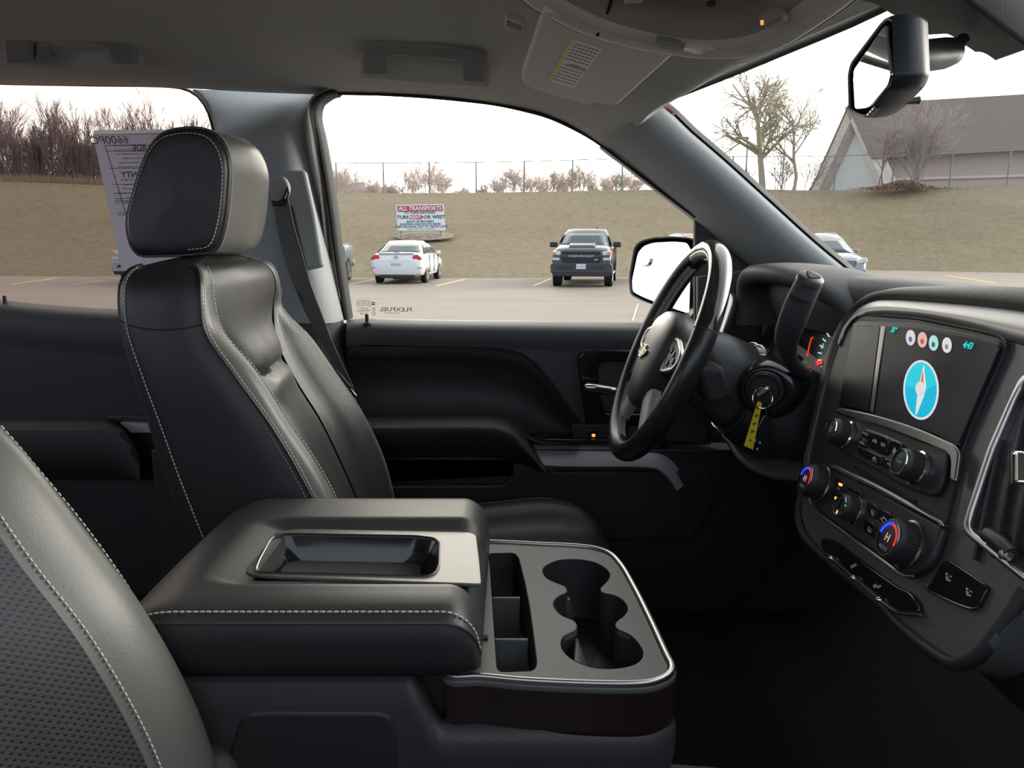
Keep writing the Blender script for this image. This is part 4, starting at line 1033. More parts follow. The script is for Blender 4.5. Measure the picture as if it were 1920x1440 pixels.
sym('A/C', 1572, 916, .0036, co[0], .0151); sym('AUTO', 1568, 944, .0028, co[1], .0151); sym('REAR', 1649, 1014, .0036, co[5], .0151)
def seat_sym(px, py, s, par, lift=.0150):
    on('symbol', [el(px-1.5*s, py-4.5*s, 1.4*s, 1.8*s, 12)], M_symbol, lift, .0004, 0, par)
    on('symbol', [[(px-3*s, py-2*s), (px, py-1.5*s), (px+.5*s, py+2*s), (px+3.5*s, py+3*s), (px+3*s, py+5*s), (px-2*s, py+3.5*s)]], M_symbol, lift, .0004, 0, par)
    on('symbol', [[(px+2*s, py-3*s), (px+5*s, py-1*s), (px+4.5*s, py+.3*s), (px+1.7*s, py-1.6*s)]], M_symbol, lift, .0004, 0, par)
seat_sym(1636, 961, 1.0, co[2]); seat_sym(1630, 994, 1.0, co[4])
on('symbol', [[(1650,972),(1657,968),(1665,978),(1658,984)], [(1653,974),(1657,971.5),(1662,978),(1658,981)]], M_symbol, .0151, .0004, 0, co[3])
# ---- switch row under the climate panel
sw = thing('switch_row', 'row of black toggle switches with a thin silver edge under the climate panel', 'switch row', sp_(1600, 1140))
on('panel', [[(1540,1008),(1560,1010),(1680,1098),(1712,1112),(1728,1150),(1690,1150),(1672,1146),(1547,1038),(1538,1022)]], M_blackgloss, .006, .006, .002, sw, r=4)
tube('edge_trim', cr([sp_(x, y, .008) for x, y in ((1546,1036),(1559,1047),(1601,1084),(1649,1125),(1672,1143),(1688,1150),(1727,1153))], 40), .0018, M_steel, sw, 8)
for x, y in ((1559,1047), (1601,1084), (1649,1125)):
    q = sp_(x, y, .009); b = MB(); b.lathe([(.0005, .004), (.0028, .0028), (.0038, 0), (.0028, -.003), (.0005, -.004)], Matrix.Translation(q) @ Rs, 14); put('switch_tip', b.me(), M_chrome, sw, smooth=60)
on('symbol', [[(1593,1062),(1604,1056),(1607,1059),(1597,1066)]], M_symbol, .0065, .0004, 0, sw)
on('symbol', [[(1636,1098),(1641,1094),(1646,1099),(1650,1096),(1652,1099),(1647,1103),(1642,1101),(1639,1103)]], M_symbol, .0065, .0004, 0, sw)
# ---- seat heater switches
ht = thing('seat_heater_switch', 'black seat heater switch pair on the lower right of the centre stack', 'switch', sp_(1790, 1135))
HS = [(1738,1103),(1744,1092),(1768,1052),(1780,1050),(1848,1096),(1850,1106),(1836,1136),(1824,1141),(1748,1110)]
on('panel', [HS], M_blackgloss, .0045, .004, .001, ht, r=4)
tube('lower_trim', cr([sp_(x, y, .004) for x, y in ((1740,1096),(1738,1104),(1748,1111),(1824,1142),(1834,1139))], 24), .0013, M_steel, ht, 6)
seat_sym(1777, 1083, 1.5, ht, .0052); seat_sym(1815, 1111, 1.5, ht, .0052)
# ---- centre air vent
av = thing('air_vent', 'tall black dashboard air vent with a chrome tab at the right edge of the photo', 'air vent', sp_(1900, 1060))
VO = [(1917,700),(1906,712),(1890,745),(1849,837),(1806,965),(1801,985),(1806,1000),(1818,1012),(1930,1102),(1990,1075),(2050,1000),(2060,730),(2000,705)]
VI = [(1925,712),(1914,722),(1898,752),(1859,843),(1818,966),(1814,983),(1820,994),(1930,1084),(1980,1062),(2036,990),(2046,742),(1996,717)]
on('vent_frame', [rnd([V(p) for p in VO], 10), rnd([V(p) for p in VI], 8)], M_satin, .010, .012, .003, av)
on('vent_back', [VI], M_dark, -.0, .004, .0005, av)
for i in range(5):
    x = 1888+i*34
    on('vent_slat', [[(x, 745-i*2), (x+5, 745-i*2), (x-62, 1050-i*4), (x-67, 1048-i*4)]], M_black, .006, .010, .001, av)
loft('vent_tab', [[sp_(1900+dx, 842+dy, l) for dx, l in ((0, .012), (6, .019), (16, .019), (22, .012))] for dy in (6, 20, 55, 66)], M_chrome, av, nu=12, nv=10, solid=.003)
tube('vent_wheel', cr([sp_(1852, 1003, .010), sp_(1875, 1018, .012), sp_(1897, 1040, .011)], 10), .007, M_black, av, 12)
b = MB(); b.lathe([(.001, .0), (.0055, .0), (.0055, .006), (.003, .008), (.001, .008)], Matrix.Translation(sp_(1892, 1041, .010)) @ Rs, 16); put('wheel_dot', b.me(), M_satin, av, smooth=40)
# chrome clip at the left side of the stack
tube('side_clip', cr([sp_(x, y, .003) for x, y in ((1553,697),(1546,702),(1540,722),(1537,737),(1541,741))], 16), .0016, M_chrome, stack, 6)
# ================================================================ steering wheel and column
Mw = frame(V((.2485, 1.235, ez-.179)), (0, -1, 0), (.392, 0, .92))
whl = thing('steering_wheel', 'black leather and gloss steering wheel with a gold bowtie emblem on its hub', 'steering wheel', Mw.translation+V((-.06, 0, -.2)))
RW = .1755
M_wheel = mat('wheel_leather', (.016, .015, .016), .27, bump=.10, bscale=600, spec=.55)
M_wgloss = mat('wheel_gloss_insert', (.022, .015, .015), .10, spec=.6, coat=.4)
def rim(a0, a1, rr, rz, n=60, seg=20):
    rows = []
    for i in range(n+1):
        a = radians(lerp(a0, a1, i/n)); c = V((RW*cos(a), RW*sin(a), 0)); u = V((cos(a), sin(a), 0))
        rows.append([Mw @ (c+u*rr*cos(2*pi*k/seg)+V((0, 0, rz*sin(2*pi*k/seg)))) for k in range(seg)])
    return rows
b = MB(); b.grid(rim(100, 380, .0158, .0178, 110), True, True)
rimo = put('rim', b.me(), M_wheel, whl, smooth=60)
b = MB(); b.grid(rim(18.6, 101, .0160, .0180, 50), True, True)
put('gloss_grip', b.me(), M_wgloss, whl, smooth=60)
# joints between leather and gloss
for a in (18.6, 100.5, 200, 340):
    rw = rim(a-.25, a+.25, .0162, .0182, 1)
    b = MB(); b.grid(rw, True, True); put('rim_joint', b.me(), M_rubber, rimo, smooth=60)
# silver inlay on the inner edge of the gloss grip
rows = []
for i in range(41):
    a = radians(lerp(20, 112, i/40)); u = V((cos(a), sin(a), 0))
    rows.append([Mw @ (u*(RW-.0158*cos(q)*1.02)+V((0, 0, .0180*sin(q)))) for q in (radians(10), radians(30), radians(52), radians(62))])
loft('silver_inlay', rows, M_satin, whl, nu=8, solid=.001, off=1)
# lacing on the inner side
def lace(a0, a1):
    b = MB(); n = int(abs(a1-a0)/1.35)
    for i in range(n):
        for s in (-1, 1):
            aa = radians(lerp(a0, a1, i/n)); ab = radians(lerp(a0, a1, (i+1)/n))
            p = lambda a, q: Mw @ V(((RW-.0160*cos(q))*cos(a), (RW-.0160*cos(q))*sin(a), .0182*sin(q)))
            b.tube([p(aa, .42*s), p(lerp(aa, ab, .5), 0), p(ab, -.42*s)], .00055, 4)
    return put('stitching', b.me(), M_thread, rimo, smooth=60)
lace(118, 168); lace(188, 205); lace(212, 262)
# hub pad
HUB = [(-.078,.030),(-.070,.046),(-.045,.060),(0,.066),(.045,.060),(.070,.046),(.078,.030),(.076,-.005),(.064,-.045),(.046,-.085),(.030,-.100),(0,-.104),(-.030,-.100),(-.046,-.085),(-.064,-.045),(-.076,-.005)]
hub = [V(p) for p in HUB]; hub = [V(p[:2]) for p in cr([V((*p, 0)) for p in hub], 64, True)]
rows = [[Mw @ V((p.x*s, -.01+(p.y+.01)*s, z)) for p in hub] for s, z in ((.86, -.055), (.97, -.030), (1.0, .000), (.985, .010), (.94, .018), (.82, .0245), (.5, .030), (.2, .0315), (.01, .032))]
M_hub = mat('hub_plastic', (.034, .035, .037), .42, bump=.12, bscale=800)
loft('hub_pad', rows, M_hub, whl, cu=True, smooth=60)
# gold bowtie emblem
bow = [(-.030,-.0045),(-.0235,.0045),(-.0105,.0045),(-.0085,.0105),(.0125,.0105),(.0105,.0045),(.030,.0045),(.0235,-.0045),(.0105,-.0045),(.0085,-.0105),(-.0125,-.0105),(-.0105,-.0045)]
bow = [(x*.95, y*1.15) for x, y in bow]
ci = lambda k: [(x*k, y*k) for x, y in bow]
Mb = Mw @ Matrix.Translation((0, -.014, .0350)) 
plate('emblem_edge', [bow, ci(.72)], Mb, .005, M_chrome, whl, bevel=.001)
plate('emblem', [ci(.78)], Mb @ Matrix.Translation((0, 0, -.0006)), .004, mat('pale_gold', (.62, .50, .30), .28, .9), whl, bevel=.0006)
# spokes
def spoke(sg):
    rows = []
    for x, y0, y1, z in ((.060, -.034, .034, .006), (.090, -.030, .026, .004), (.120, -.022, .020, .000), (.150, -.017, .020, -.003), (.172, -.016, .022, -.004)):
        rows.append([Mw @ V((sg*x, y0, z-.016)), Mw @ V((sg*x, y0, z)), Mw @ V((sg*x, y0*.6, z+.007)), Mw @ V((sg*x, y1*.6, z+.007)), Mw @ V((sg*x, y1, z)), Mw @ V((sg*x, y1, z-.016))])
    s = loft('spoke', rows, M_wheel, whl, nu=18, nv=16, smooth=60)
    o = [(sg*x, y) for x, y in ((.074,.030),(.100,.030),(.138,.018),(.146,.010),(.146,-.006),(.136,-.014),(.100,-.024),(.074,-.028))]
    i_ = [(sg*x, y) for x, y in ((.078,.025),(.099,.025),(.134,.014),(.141,.008),(.141,-.004),(.133,-.010),(.099,-.019),(.078,-.023))]
    Mq = Mw @ Matrix.Translation((0, 0, .0135))
    plate('spoke_trim', [rnd([V(p) for p in o], .006), rnd([V(p) for p in i_], .005)], Mq, .006, M_satin, s, bevel=.001)
    plate('button_pad', [rnd([V(p) for p in i_], .005)], Mq @ Matrix.Translation((0, 0, -.001)), .005, M_black, s, bevel=.001)
    for cx, cy in ((.092, .010), (.112, .006), (.124, -.002), (.098, -.010)):
        plate('wheel_button', [[(sg*cx+.006*cos(t), cy+.005*sin(t)) for t in [2*pi*k/16 for k in range(16)]]], Mq @ Matrix.Translation((0, 0, .0012)), .003, M_hub, s, bevel=.0008)
for sg in (-1, 1): spoke(sg)
for sg in (-1, 1):
    rows = []
    for t in range(6):
        t /= 5; c = V((sg*lerp(.048, .105, t), lerp(-.070, -.140, t), 0)); w = lerp(.022, .018, t); d = V((.78, sg*.62, 0))
        z = lerp(.006, -.002, t)
        rows.append([Mw @ (c-d*w+V((0, 0, z-.012))), Mw @ (c-d*w+V((0, 0, z))), Mw @ (c+V((0, 0, z+.006))), Mw @ (c+d*w+V((0, 0, z))), Mw @ (c+d*w+V((0, 0, z-.012)))])
    loft('lower_spoke', rows, M_brushed, whl, nu=14, nv=10, smooth=60)
# ---- column
colm = thing('steering_column', 'black steering column shroud behind the wheel with ignition lock', 'steering column', V((.40, 1.235, ez-.34)))
Mc = Mw @ Matrix.Rotation(pi, 4, 'Y')       # z now runs forward into the dash
rows = []
for h, rx, ry, dy in ((.045, .050, .050, 0), (.052, .062, .060, 0), (.085, .068, .066, -.002), (.125, .072, .070, -.006), (.132, .066, .064, -.006), (.15, .066, .064, -.006)):
    rows.append([Mc @ V((rx*cos(t)*(1+.10*abs(sin(2*t))), dy+ry*sin(t)*(1+.10*abs(sin(2*t))), h)) for t in [2*pi*k/40 for k in range(40)]])
loft('shroud', rows, M_hub, colm, cu=True, smooth=50)
rows = []
for h, rx, ry, dy in ((.131, .058, .058, -.006), (.135, .082, .074, -.008), (.16, .088, .080, -.012), (.22, .092, .082, -.016), (.30, .09, .08, -.02)):
    rows.append([Mc @ V((rx*cos(t)*(1+.10*abs(sin(2*t))), dy+ry*sin(t)*(1+.10*abs(sin(2*t))), h)) for t in [2*pi*k/40 for k in range(40)]])
loft('collar', rows, M_black, colm, cu=True, smooth=50)
tube('collar_trim', [Mc @ V((.083*cos(t)*(1+.10*abs(sin(2*t))), -.008+.075*sin(t)*(1+.10*abs(sin(2*t))), .135)) for t in [2*pi*k/60 for k in range(60)]], .0022, M_steel, colm, 6, True)
# ignition housing facing the passenger side
ign = at(1434, 730, 1.135); ax = V((-.42, -.88, .20)).normalized()
Mi = frame(ign, ax.cross(V((0, 0, 1))), (0, 0, 1)) 
if Mi.col[2].to_3d().dot(ax) < 0: Mi = Mi @ Matrix.Rotation(pi, 4, 'Y')
rows = []
for h, s in ((-.10, 1.35), (-.05, 1.28), (-.018, 1.14), (-.004, 1.0), (0, .90)):
    rows.append([Mi @ V((.043*s*cos(t)+.004, .037*s*sin(t)*(1.15 if sin(t) < 0 else 1), h)) for t in [2*pi*k/36 for k in range(36)]])
rows.append([Mi @ V((.03*cos(t), .03*sin(t), 0)) for t in [2*pi*k/36 for k in range(36)]])
loft('ignition_housing', rows, M_blackgloss, colm, cu=True, smooth=50)
ig = lathe('ignition_lock', [(.001, -.01), (.0285, -.01), (.0285, .003), (.0265, .006), (.023, .007), (.0215, .004), (.0205, .004), (.0195, .006), (.001, .006)], Mi, M_rubber, colm, 40, smooth=35)
text('lock_mark', 'LOCK', .0035, Mi @ Matrix.Translation((-.0, .0245, .0072)), M_symbol, ig)
# stalk on the near side
rows = []
sb = at(1328, 712, 1.16)
box('column_switch', (-.020, -.026, -.02), (.018, .026, .05), M_rubber, colm, frame(sb, (.9, 0, .35), (-.35, 0, .9)), bevel=.008, seg=3)
# ---- gear lever
gl_ = thing('gear_lever', 'black column gear lever with a triangular button on its end, right of the steering wheel', 'gear lever', at(1490, 700, 1.12))
pth = [(1520,521,.985),(1515,533,.99),(1500,565,1.0),(1485,603,1.02),(1476,630,1.045),(1476,655,1.07),(1487,682,1.10),(1510,705,1.14)]
P = cr([at(*p) for p in pth], 40)
rad_ = []
for i in range(40):
    t = i/39; rad_.append(.0168+.0016*sin(min(1, t/.45)*pi) if t < .45 else lerp(.0168, .0100, min(1, (t-.45)/.25)))
tube('lever_arm', P, rad_, M_soft, gl_, 24, flat=.92)
tube('lever_collar', P[4:6], [.0181, .0181], M_rubber, gl_, 24, flat=.92)
axl = (P[0]-P[4]).normalized()
Mt2 = frame(P[0], axl.cross(V((0, 0, 1))), axl.cross(axl.cross(V((0, 0, 1)))) * -1)
if Mt2.col[2].to_3d().dot(axl) < 0: Mt2 = Mt2 @ Matrix.Rotation(pi, 4, 'Y')
tri_ = rnd([V((-.0118, -.008)), V((.0118, -.008)), V((0, .0125))], .006, 7)
lathe('lever_cap', [(.001, -.006), (.0170, -.006), (.0167, .001), (.0142, .0035), (.001, .0035)], Mt2, M_hub, gl_, 32, smooth=50)
plate('lever_button', [tri_], Mt2 @ Matrix.Translation((0, 0, .0055)), .004, M_rubber, gl_, bevel=.0012)
# ---- key in the ignition with its ring, tag and fob
key = thing('car_keys', 'bunch of car keys with yellow paper tag hanging from the ignition', 'keys', at(1420, 845, 1.10))
box('key_head', (-.011, -.0035, .006), (.011, .0035, .028), mat('key_metal', (.38, .37, .36), .35, .8), key, Mi @ Matrix.Rotation(radians(40), 4, 'Z'), bevel=.003)
rc = at(1430, 747, 1.10); rr = .0145
tube('key_ring', [rc+V((rr*cos(t), .003*sin(t), rr*sin(t))) for t in [2*pi*k/40 for k in range(40)]], .0011, M_chrome, key, 8, True)
tag_q = [(1421,752),(1429,756),(1412,843),(1395,836)]
Mt3 = frame(at(1411, 800, 1.095), (1, .15, 0), (0, .05, 1))
M_yellow = mat('yellow_paper', (.62, .46, .012), .6, var=.12, vscale=160)
tg = plate_px('paper_tag', [tag_q], Mt3, .0012, M_yellow, key, bevel=.0002)
for i in range(5):
    x, y = lerp(1424, 1405, (i+.6)/5.3), lerp(758, 836, (i+.6)/5.3)
    plate_px('tag_print', [[(x-3.5, y-3), (x+2.2, y-5), (x+3.2, y-1), (x-2.6, y+2)]] if i != 4 else [el(x-.5, y, 2.2, 2.4, 12)], Mt3, .0003, mat('dark_ink', (.10, .07, .02), .7), tg, bevel=0, lift=.0003)
plate_px('key_fob', [rnd([V(p) for p in ((1431,778),(1446,782),(1444,852),(1420,860),(1410,848),(1418,806))], 6)], frame(at(1430, 820, 1.105), (1, .1, 0), (0, 0, 1)), .012, M_blackgloss, key, bevel=.003)
Mf = frame(at(1430, 820, 1.105)-V((0, .0003, 0)), (1, .1, 0), (0, 0, 1))
for x, y in ((1416, 826), (1425, 830), (1420, 842)): plate_px('fob_symbol', [el(x, y, 2.0, 2.4, 10)], Mf, .0004, M_symbol, key, bevel=0)
tube('fob_link', [at(1434, 764, 1.10), at(1437, 772, 1.10), at(1437, 782, 1.102)], .0012, M_chrome, key, 6)
# ================================================================ overhead
oh = thing('overhead_console', 'grey overhead console with map lamp and storage recess on the ceiling above the front seats', 'overhead console', V((.16, .82, ez+.21)))
OE = [(940,-24,.96),(975,0,.97),(1000,18,.975),(1060,51,.98),(1130,78,.985),(1200,95,.985),(1280,108,.985),(1350,112,.98),(1400,108,.965),(1440,100,.95),(1480,85,.925),(1520,61,.89),(1560,35,.86),(1605,2,.82),(1640,-30,.79)]
oc = V((.10, .74, ez+.24)); rows = []
oe3 = cr([at(*p) for p in OE], 60)
for i, p in enumerate(oe3):
    d = (oc-p); d.z = 0; L_ = d.length; d = d.normalized()
    rows.append([p-d*.012+V((0, 0, .075)), p-d*.006+V((0, 0, .016)), p-d*.001+V((0, 0, .003)), p+d*.004, p+d*.018+V((0, 0, .002)), p+d*.032+V((0, 0, .006)), p+d*.040+V((0, 0, .014)), p+d*.052+V((0, 0, .034)), p+d*.066+V((0, 0, .040)), p+d*(L_*.9)+V((0, 0, .042))])
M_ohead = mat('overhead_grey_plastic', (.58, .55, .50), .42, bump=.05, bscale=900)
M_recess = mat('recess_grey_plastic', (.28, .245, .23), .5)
loft('shell', [r[:7] for r in rows], M_ohead, oh, nu=30, smooth=60)
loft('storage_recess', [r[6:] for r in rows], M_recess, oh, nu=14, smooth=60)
tube('outer_edge', [r[2] for r in rows], .0022, M_grey, oh, 8)
def onoh(px, py, lift=0):   # a point on the lamp band of the console
    Mo = frame(oe3[34]+V((0, 0, .001)), oe3[42]-oe3[26], V((0, -1, .12))); return Mo
Mo = frame(at(1290, 95, .965), (1, -.02, -.02), (-.02, 1, -.10))
if Mo.col[2].z > 0: Mo = Mo @ Matrix.Rotation(pi, 4, 'X')
plate_px('map_lamp_button', [[(1229,81),(1236,79),(1279,88),(1272,97),(1235,91)]], Mo, .008, M_grey, oh, bevel=.001, lift=.004, r=2)
plate_px('lamp_symbol', [[(1249,87),(1256,87.5),(1261,90),(1250,89)]], Mo, .0005, M_symbol, oh, bevel=0, lift=.0046)
M_lens = mat('lamp_lens', (.62, .60, .54), .18, spec=.7)
plate_px('map_lamp_lens', [[(1278,95),(1284,88),(1330,92),(1352,96),(1345,102),(1312,104)]], Mo, .006, M_lens, oh, bevel=.0015, lift=.003, r=4)
tube('lid_gap', [at(1148, -8, .93), at(1141, 18, .94), at(1128, 48, .955), at(1120, 66, .97)], .0022, M_dark, oh, 6)
plate_px('slot_button', [[(1168,-4),(1206,-6),(1206,6),(1170,8)]], frame(at(1188, 2, .90), (1, 0, 0), (0, 1, -.25)) @ Matrix.Rotation(pi, 4, 'X'), .006, M_ohead, oh, bevel=.001)
Mm = frame(at(1445, 28, .86), (1, -.9, 0), (.1, .1, .9))
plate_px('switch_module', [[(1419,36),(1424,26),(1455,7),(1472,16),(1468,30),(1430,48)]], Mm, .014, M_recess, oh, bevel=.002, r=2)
plate_px('switch_light', [[(1425,39),(1431,37),(1431,46),(1426,47)]], Mm, .001, emitter('amber_light_dim', (1, .42, .10), .8), oh, bevel=0, lift=.001)
lathe('screw_cap', [(.001, .0), (.005, 0), (.004, .003), (.001, .003)], frame(at(1334, 4, .84), (1, 0, 0), (0, 1, -.2)) @ Matrix.Rotation(pi, 4, 'X'), M_dark, oh, 16)
# ---- sun visor
vis = thing('sun_visor', 'grey sun visor with a white and yellow warning label, folded up over the driver window', 'sun visor', at(1110, 190, 1.36))
A_, B_, C_ = at(1110, 198, 1.33), at(1255, 112, 1.06), at(1015, 38, .985)
Mvz = frame(A_, B_-A_, C_-A_)
if Mvz.col[2].to_3d().dot(EYE-A_) < 0: Mvz = frame(A_, A_-B_, C_-A_)
VS = [(1020,20),(1011,45),(995,92),(979,138),(977,148),(981,156),(990,163),(1000,168),(1092,196),(1104,198.5),(1119,193.5),(1150,198),(1158,197),(1167,189),(1262,104),(1300,90),(1200,60)]
M_vis = mat('visor_cloth', (.72, .69, .63), .9, bump=.15, bscale=900)
plate_px('visor_panel', [VS], Mvz, .016, M_vis, vis, bevel=.004)
M_label = mat('label_white', (.88, .87, .82), .6); M_ly = mat('label_yellow', (.80, .66, .20), .6); M_ink = mat('label_ink', (.22, .22, .22), .7)
lb = plate_px('warning_label', [[(1072,74),(1130,92),(1076,166),(1027,150)]], Mvz, .0006, M_label, vis, bevel=0, lift=.0008)
plate_px('label_stripe', [[(1072,74),(1078,76),(1034,152),(1027,150)]], Mvz, .0003, M_ly, lb, bevel=0, lift=.0012)
def lpx(u, v):              # u along the long side, v across
    a = (lerp(1072, 1130, v), lerp(74, 92, v)); b_ = (lerp(1027, 1076, v), lerp(150, 166, v)); return (lerp(a[0], b_[0], u), lerp(a[1], b_[1], u))
LN = []
for i in range(13):
    if i in (6, 7): continue
    u = .06+i*.072
    for k in range(6):
        v = .16+k*.135; LN.append([lpx(u, v), lpx(u, v+.10), lpx(u+.02, v+.10), lpx(u+.02, v)])
plate_px('label_print', LN, Mvz, .0002, M_ink, lb, bevel=0, lift=.0011)
p0 = atp(*lpx(.53, .62), Mvz.translation, Mvz.col[2].to_3d())
xd = (atp(*lpx(.53, 1), Mvz.translation, Mvz.col[2].to_3d())-p0)
Ml_ = frame(p0+Mvz.col[2].to_3d()*.0011, xd, Mvz.col[2].to_3d().cross(xd))
text('label_print', 'AIRBAG\nWARNING', .0075, Ml_, M_ink, lb, depth=.0003)
# ---- visor clip
clip = thing('visor_clip', 'small ribbed grey visor clip on the ceiling beside the sun visor', 'clip', at(963, 50, 1.09))
Mcl = frame(at(963, 49, 1.045), (1, .0, -.10), (.15, .75, -.66))
if Mcl.col[2].to_3d().dot(EYE-Mcl.translation) < 0: Mcl = Mcl @ Matrix.Rotation(pi, 4, 'X')
plate_px('clip_body', [[(946,37),(949,34),(981,46),(983,50),(977,62),(974,63),(946,52)]], Mcl, .018, M_ohead, clip, bevel=.002)
for i in range(7):
    x, y = lerp(951, 975, i/6), lerp(41, 51, i/6)
    plate_px('clip_rib', [[(x, y-2), (x+2, y-1), (x+.5, y+9), (x-1.5, y+8)]], Mcl, .003, M_recess, clip, bevel=.0004, lift=.002)
# ---- grab handles
def handle(label, loops, o, group=None, hook=None):
    h = thing('grab_handle', label, 'grab handle', o, group)
    Mh = frame(o, (1, 0, 0), (0, -.80, .60))
    M_h = mat('handle_grey', (.25, .24, .235), .6, bump=.1, bscale=900)
    plate_px('grip', [loops], Mh, .024, M_h, h, bevel=.006)
    return h, Mh, M_h
h1, Mh, mh = handle('grey grab handle on the ceiling above the driver window', rnd([V(p) for p in ((679,142),(680,84),(712,80),(830,86),(905,100),(912,112),(911,160),(865,156),(863,119),(848,116),(745,108),(731,108),(727,145))], 9), at(795, 118, 1.335))
plate_px('mount_recess', [rnd([V(p) for p in ((674,150),(675,80),(718,74),(832,80),(912,96),(920,112),(918,168))], 10)], Mh, .03, M_head, h1, bevel=.006, lift=-.034)
h2, Mh2, mh2 = handle('grey grab handle on the ceiling above the rear window', rnd([V(p) for p in ((8,122),(2,75),(12,58),(45,55),(150,58),(220,69),(247,86),(258,124),(208,122),(196,92),(180,83),(70,80),(61,86),(63,122))], 9), at(130, 95, 1.335))
plate_px('mount_recess', [rnd([V(p) for p in ((-6,130),(-8,55),(20,49),(150,52),(225,62),(256,82),(268,132))], 12)], Mh2, .03, M_head, h2, bevel=.006, lift=-.034)
plate_px('coat_hook', [rnd([V(p) for p in ((66,120),(68,84),(90,84),(88,104),(95,120))], 4)], Mh2, .016, mh2, h2, bevel=.003, lift=-.004)
# ---- rear view mirror
rv = thing('rearview_mirror', 'black framed rear view mirror hanging at the top of the windshield', 'mirror', at(1650, 215, .72))
a_, b_, c_ = at(1600, 160, .80), at(1662, 45, .665), at(1646, 186, .69)
Mrv = frame(a_, b_-a_, c_-a_)
if Mrv.col[2].to_3d().dot(EYE-a_) < 0: Mrv = frame(a_, c_-a_, b_-a_)
BZ = rnd([V(p) for p in ((1591,141),(1596,118),(1655,40),(1667,28),(1678,33),(1682,143),(1674,166),(1640,206),(1622,222),(1608,217),(1593,209))], 8)
GLs = rnd([V(p) for p in ((1600,150),(1601,131),(1655,52),(1660,47),(1669,141),(1664,160),(1634,196),(1625,203),(1603,205))], 5)
bz2 = plane_px(BZ, Mrv); n_ = Mrv.col[2].to_3d()
cz = sum(bz2, V((0, 0)))/len(bz2)
Mri = Mrv.inverted(); back = (Mri.to_3x3() @ V((1, -.25, 0))).normalized()
rows = []
for s, d in ((.93, .000), (.97, -.0015), (1.0, .002), (1.02, .008), (1.0, .018), (.92, .025), (.6, .029), (.05, .030)):
    rows.append([Mrv @ (V((cz.x+(p.x-cz.x)*s, cz.y+(p.y-cz.y)*s, 0))+back*d) for p in bz2])
M_mblack = mat('mirror_housing_black', (.030, .034, .036), .45, bump=.1, bscale=700)
loft('housing', rows, M_mblack, rv, cu=True, smooth=50)
plate_px('mirror_glass', [GLs], Mrv, .004, M_mirror, rv, bevel=.0005, lift=.004)
plate_px('button_strip', [[(1622,217),(1628,219),(1643,203),(1639,198)]], Mrv, .004, M_hub, rv, bevel=.001, lift=.005)
for i in range(3):
    x, y = 1626+i*4.5, 214-i*5.0
    plate_px('mirror_button', [[(x-1.6, y+1.4), (x+1.6, y+2.6), (x+3.2, y-.8), (x+.2, y-2)]], Mrv, .002, M_steel, rv, bevel=.0003, lift=.0065)
tube('mirror_stem', [at(1705, 112, .70), at(1722, 108, .705), at(1738, 104, .715), at(1770, 100, .73), at(1784, 97, .735), at(1792, 93, .74)], [.011, .0125, .0135, .0135, .012, .006], M_mblack, rv, 16)
tube('stem_arm', [at(1785, 97, .735), at(1796, 84, .745), at(1806, 74, .75)], .006, M_mblack, rv, 12)
loft('night_lever', [[at(x, y0, .69), at(x, (y0+y1)/2, .682), at(x, y1, .69)] for x, y0, y1 in ((1690,184,194), (1704,184,195), (1718,184,193), (1727,185,190))], M_mblack, rv, nu=8, nv=8, solid=.004)
# ---- sensor housing at the top of the windshield
sh_ = thing('sensor_housing', 'dark green grey plastic sensor housing at the windshield top above the rear view mirror', 'sensor housing', at(1800, 60, .77))
a_, b_, c_ = at(1620, 2, .83), at(1868, 114, .80), at(1916, 96, .72)
Msh = frame(a_, b_-a_, c_-b_)
if Msh.col[2].to_3d().dot(EYE-a_) < 0: Msh = frame(a_, a_-b_, c_-b_)
M_sens = mat('sensor_plastic', (.022, .030, .030), .7, bump=.15, bscale=600)
plate_px('cover', [rnd([V(p) for p in ((1560,-40),(1608,0),(1640,8),(1668,26),(1690,36),(1711,56),(1741,68),(1779,66),(1800,81),(1826,98),(1845,101),(1869,116),(1921,98),(1930,90),(1830,15),(1795,-12),(1760,-40))], 3)], Msh, .03, M_sens, sh_, bevel=.004)
# ---- sticker inside the windshield corner
stk = plate_px('windshield_sticker', [[(1238,197),(1246,192),(1271,210),(1262,217)]], frame(at(1255, 204, 1.395), (1, -.4, -.5), (.5, .0, .8)), .0008, mat('sticker_paper', (.50, .40, .36), .6), bevel=0)
tag(stk, 'small pale sticker with red print in the upper windshield corner', 'sticker')
Mst = frame(at(1255, 204, 1.395), (1, -.4, -.5), (.5, .0, .8))
if Mst.col[2].to_3d().dot(EYE-Mst.translation) < 0: Mst = Mst @ Matrix.Rotation(pi, 4, 'X')
WORLDMODE.add(stk)
M_stred = mat('sticker_red', (.42, .03, .02), .6)
plate_px('sticker_print', [[(1247,204),(1253,203),(1263,211),(1258,214)]], Mst, .0002, M_stred, stk, bevel=0, lift=.0012)
# ---- paper guide taped inside the rear window
pap = thing('window_paper', 'white printed buyer guide sheet in the rear window behind the driver headrest', 'paper', at(320, 520, 1.58))
qa, qb, qc = at(175, 253, 1.575), at(520, 243, 1.575), at(262, 560, 1.60)
Mpp = frame(qa, (1, 0, 0), qa-qc)
def paper(name, c):
    m = mat(name, c, .8); nt = m.node_tree; o_ = nt.nodes['Material Output']; t_ = nt.nodes.new('ShaderNodeBsdfTranslucent'); t_.inputs[0].default_value = (*c, 1)
    x_ = nt.nodes.new('ShaderNodeMixShader'); x_.inputs[0].default_value = .38
    nt.links.new(nt.nodes['Principled BSDF'].outputs[0], x_.inputs[1]); nt.links.new(t_.outputs[0], x_.inputs[2]); nt.links.new(x_.outputs[0], o_.inputs[0]); return m
M_paper = paper('white_paper', (.80, .80, .84)); M_paper2 = paper('grey_paper', (.66, .65, .72))
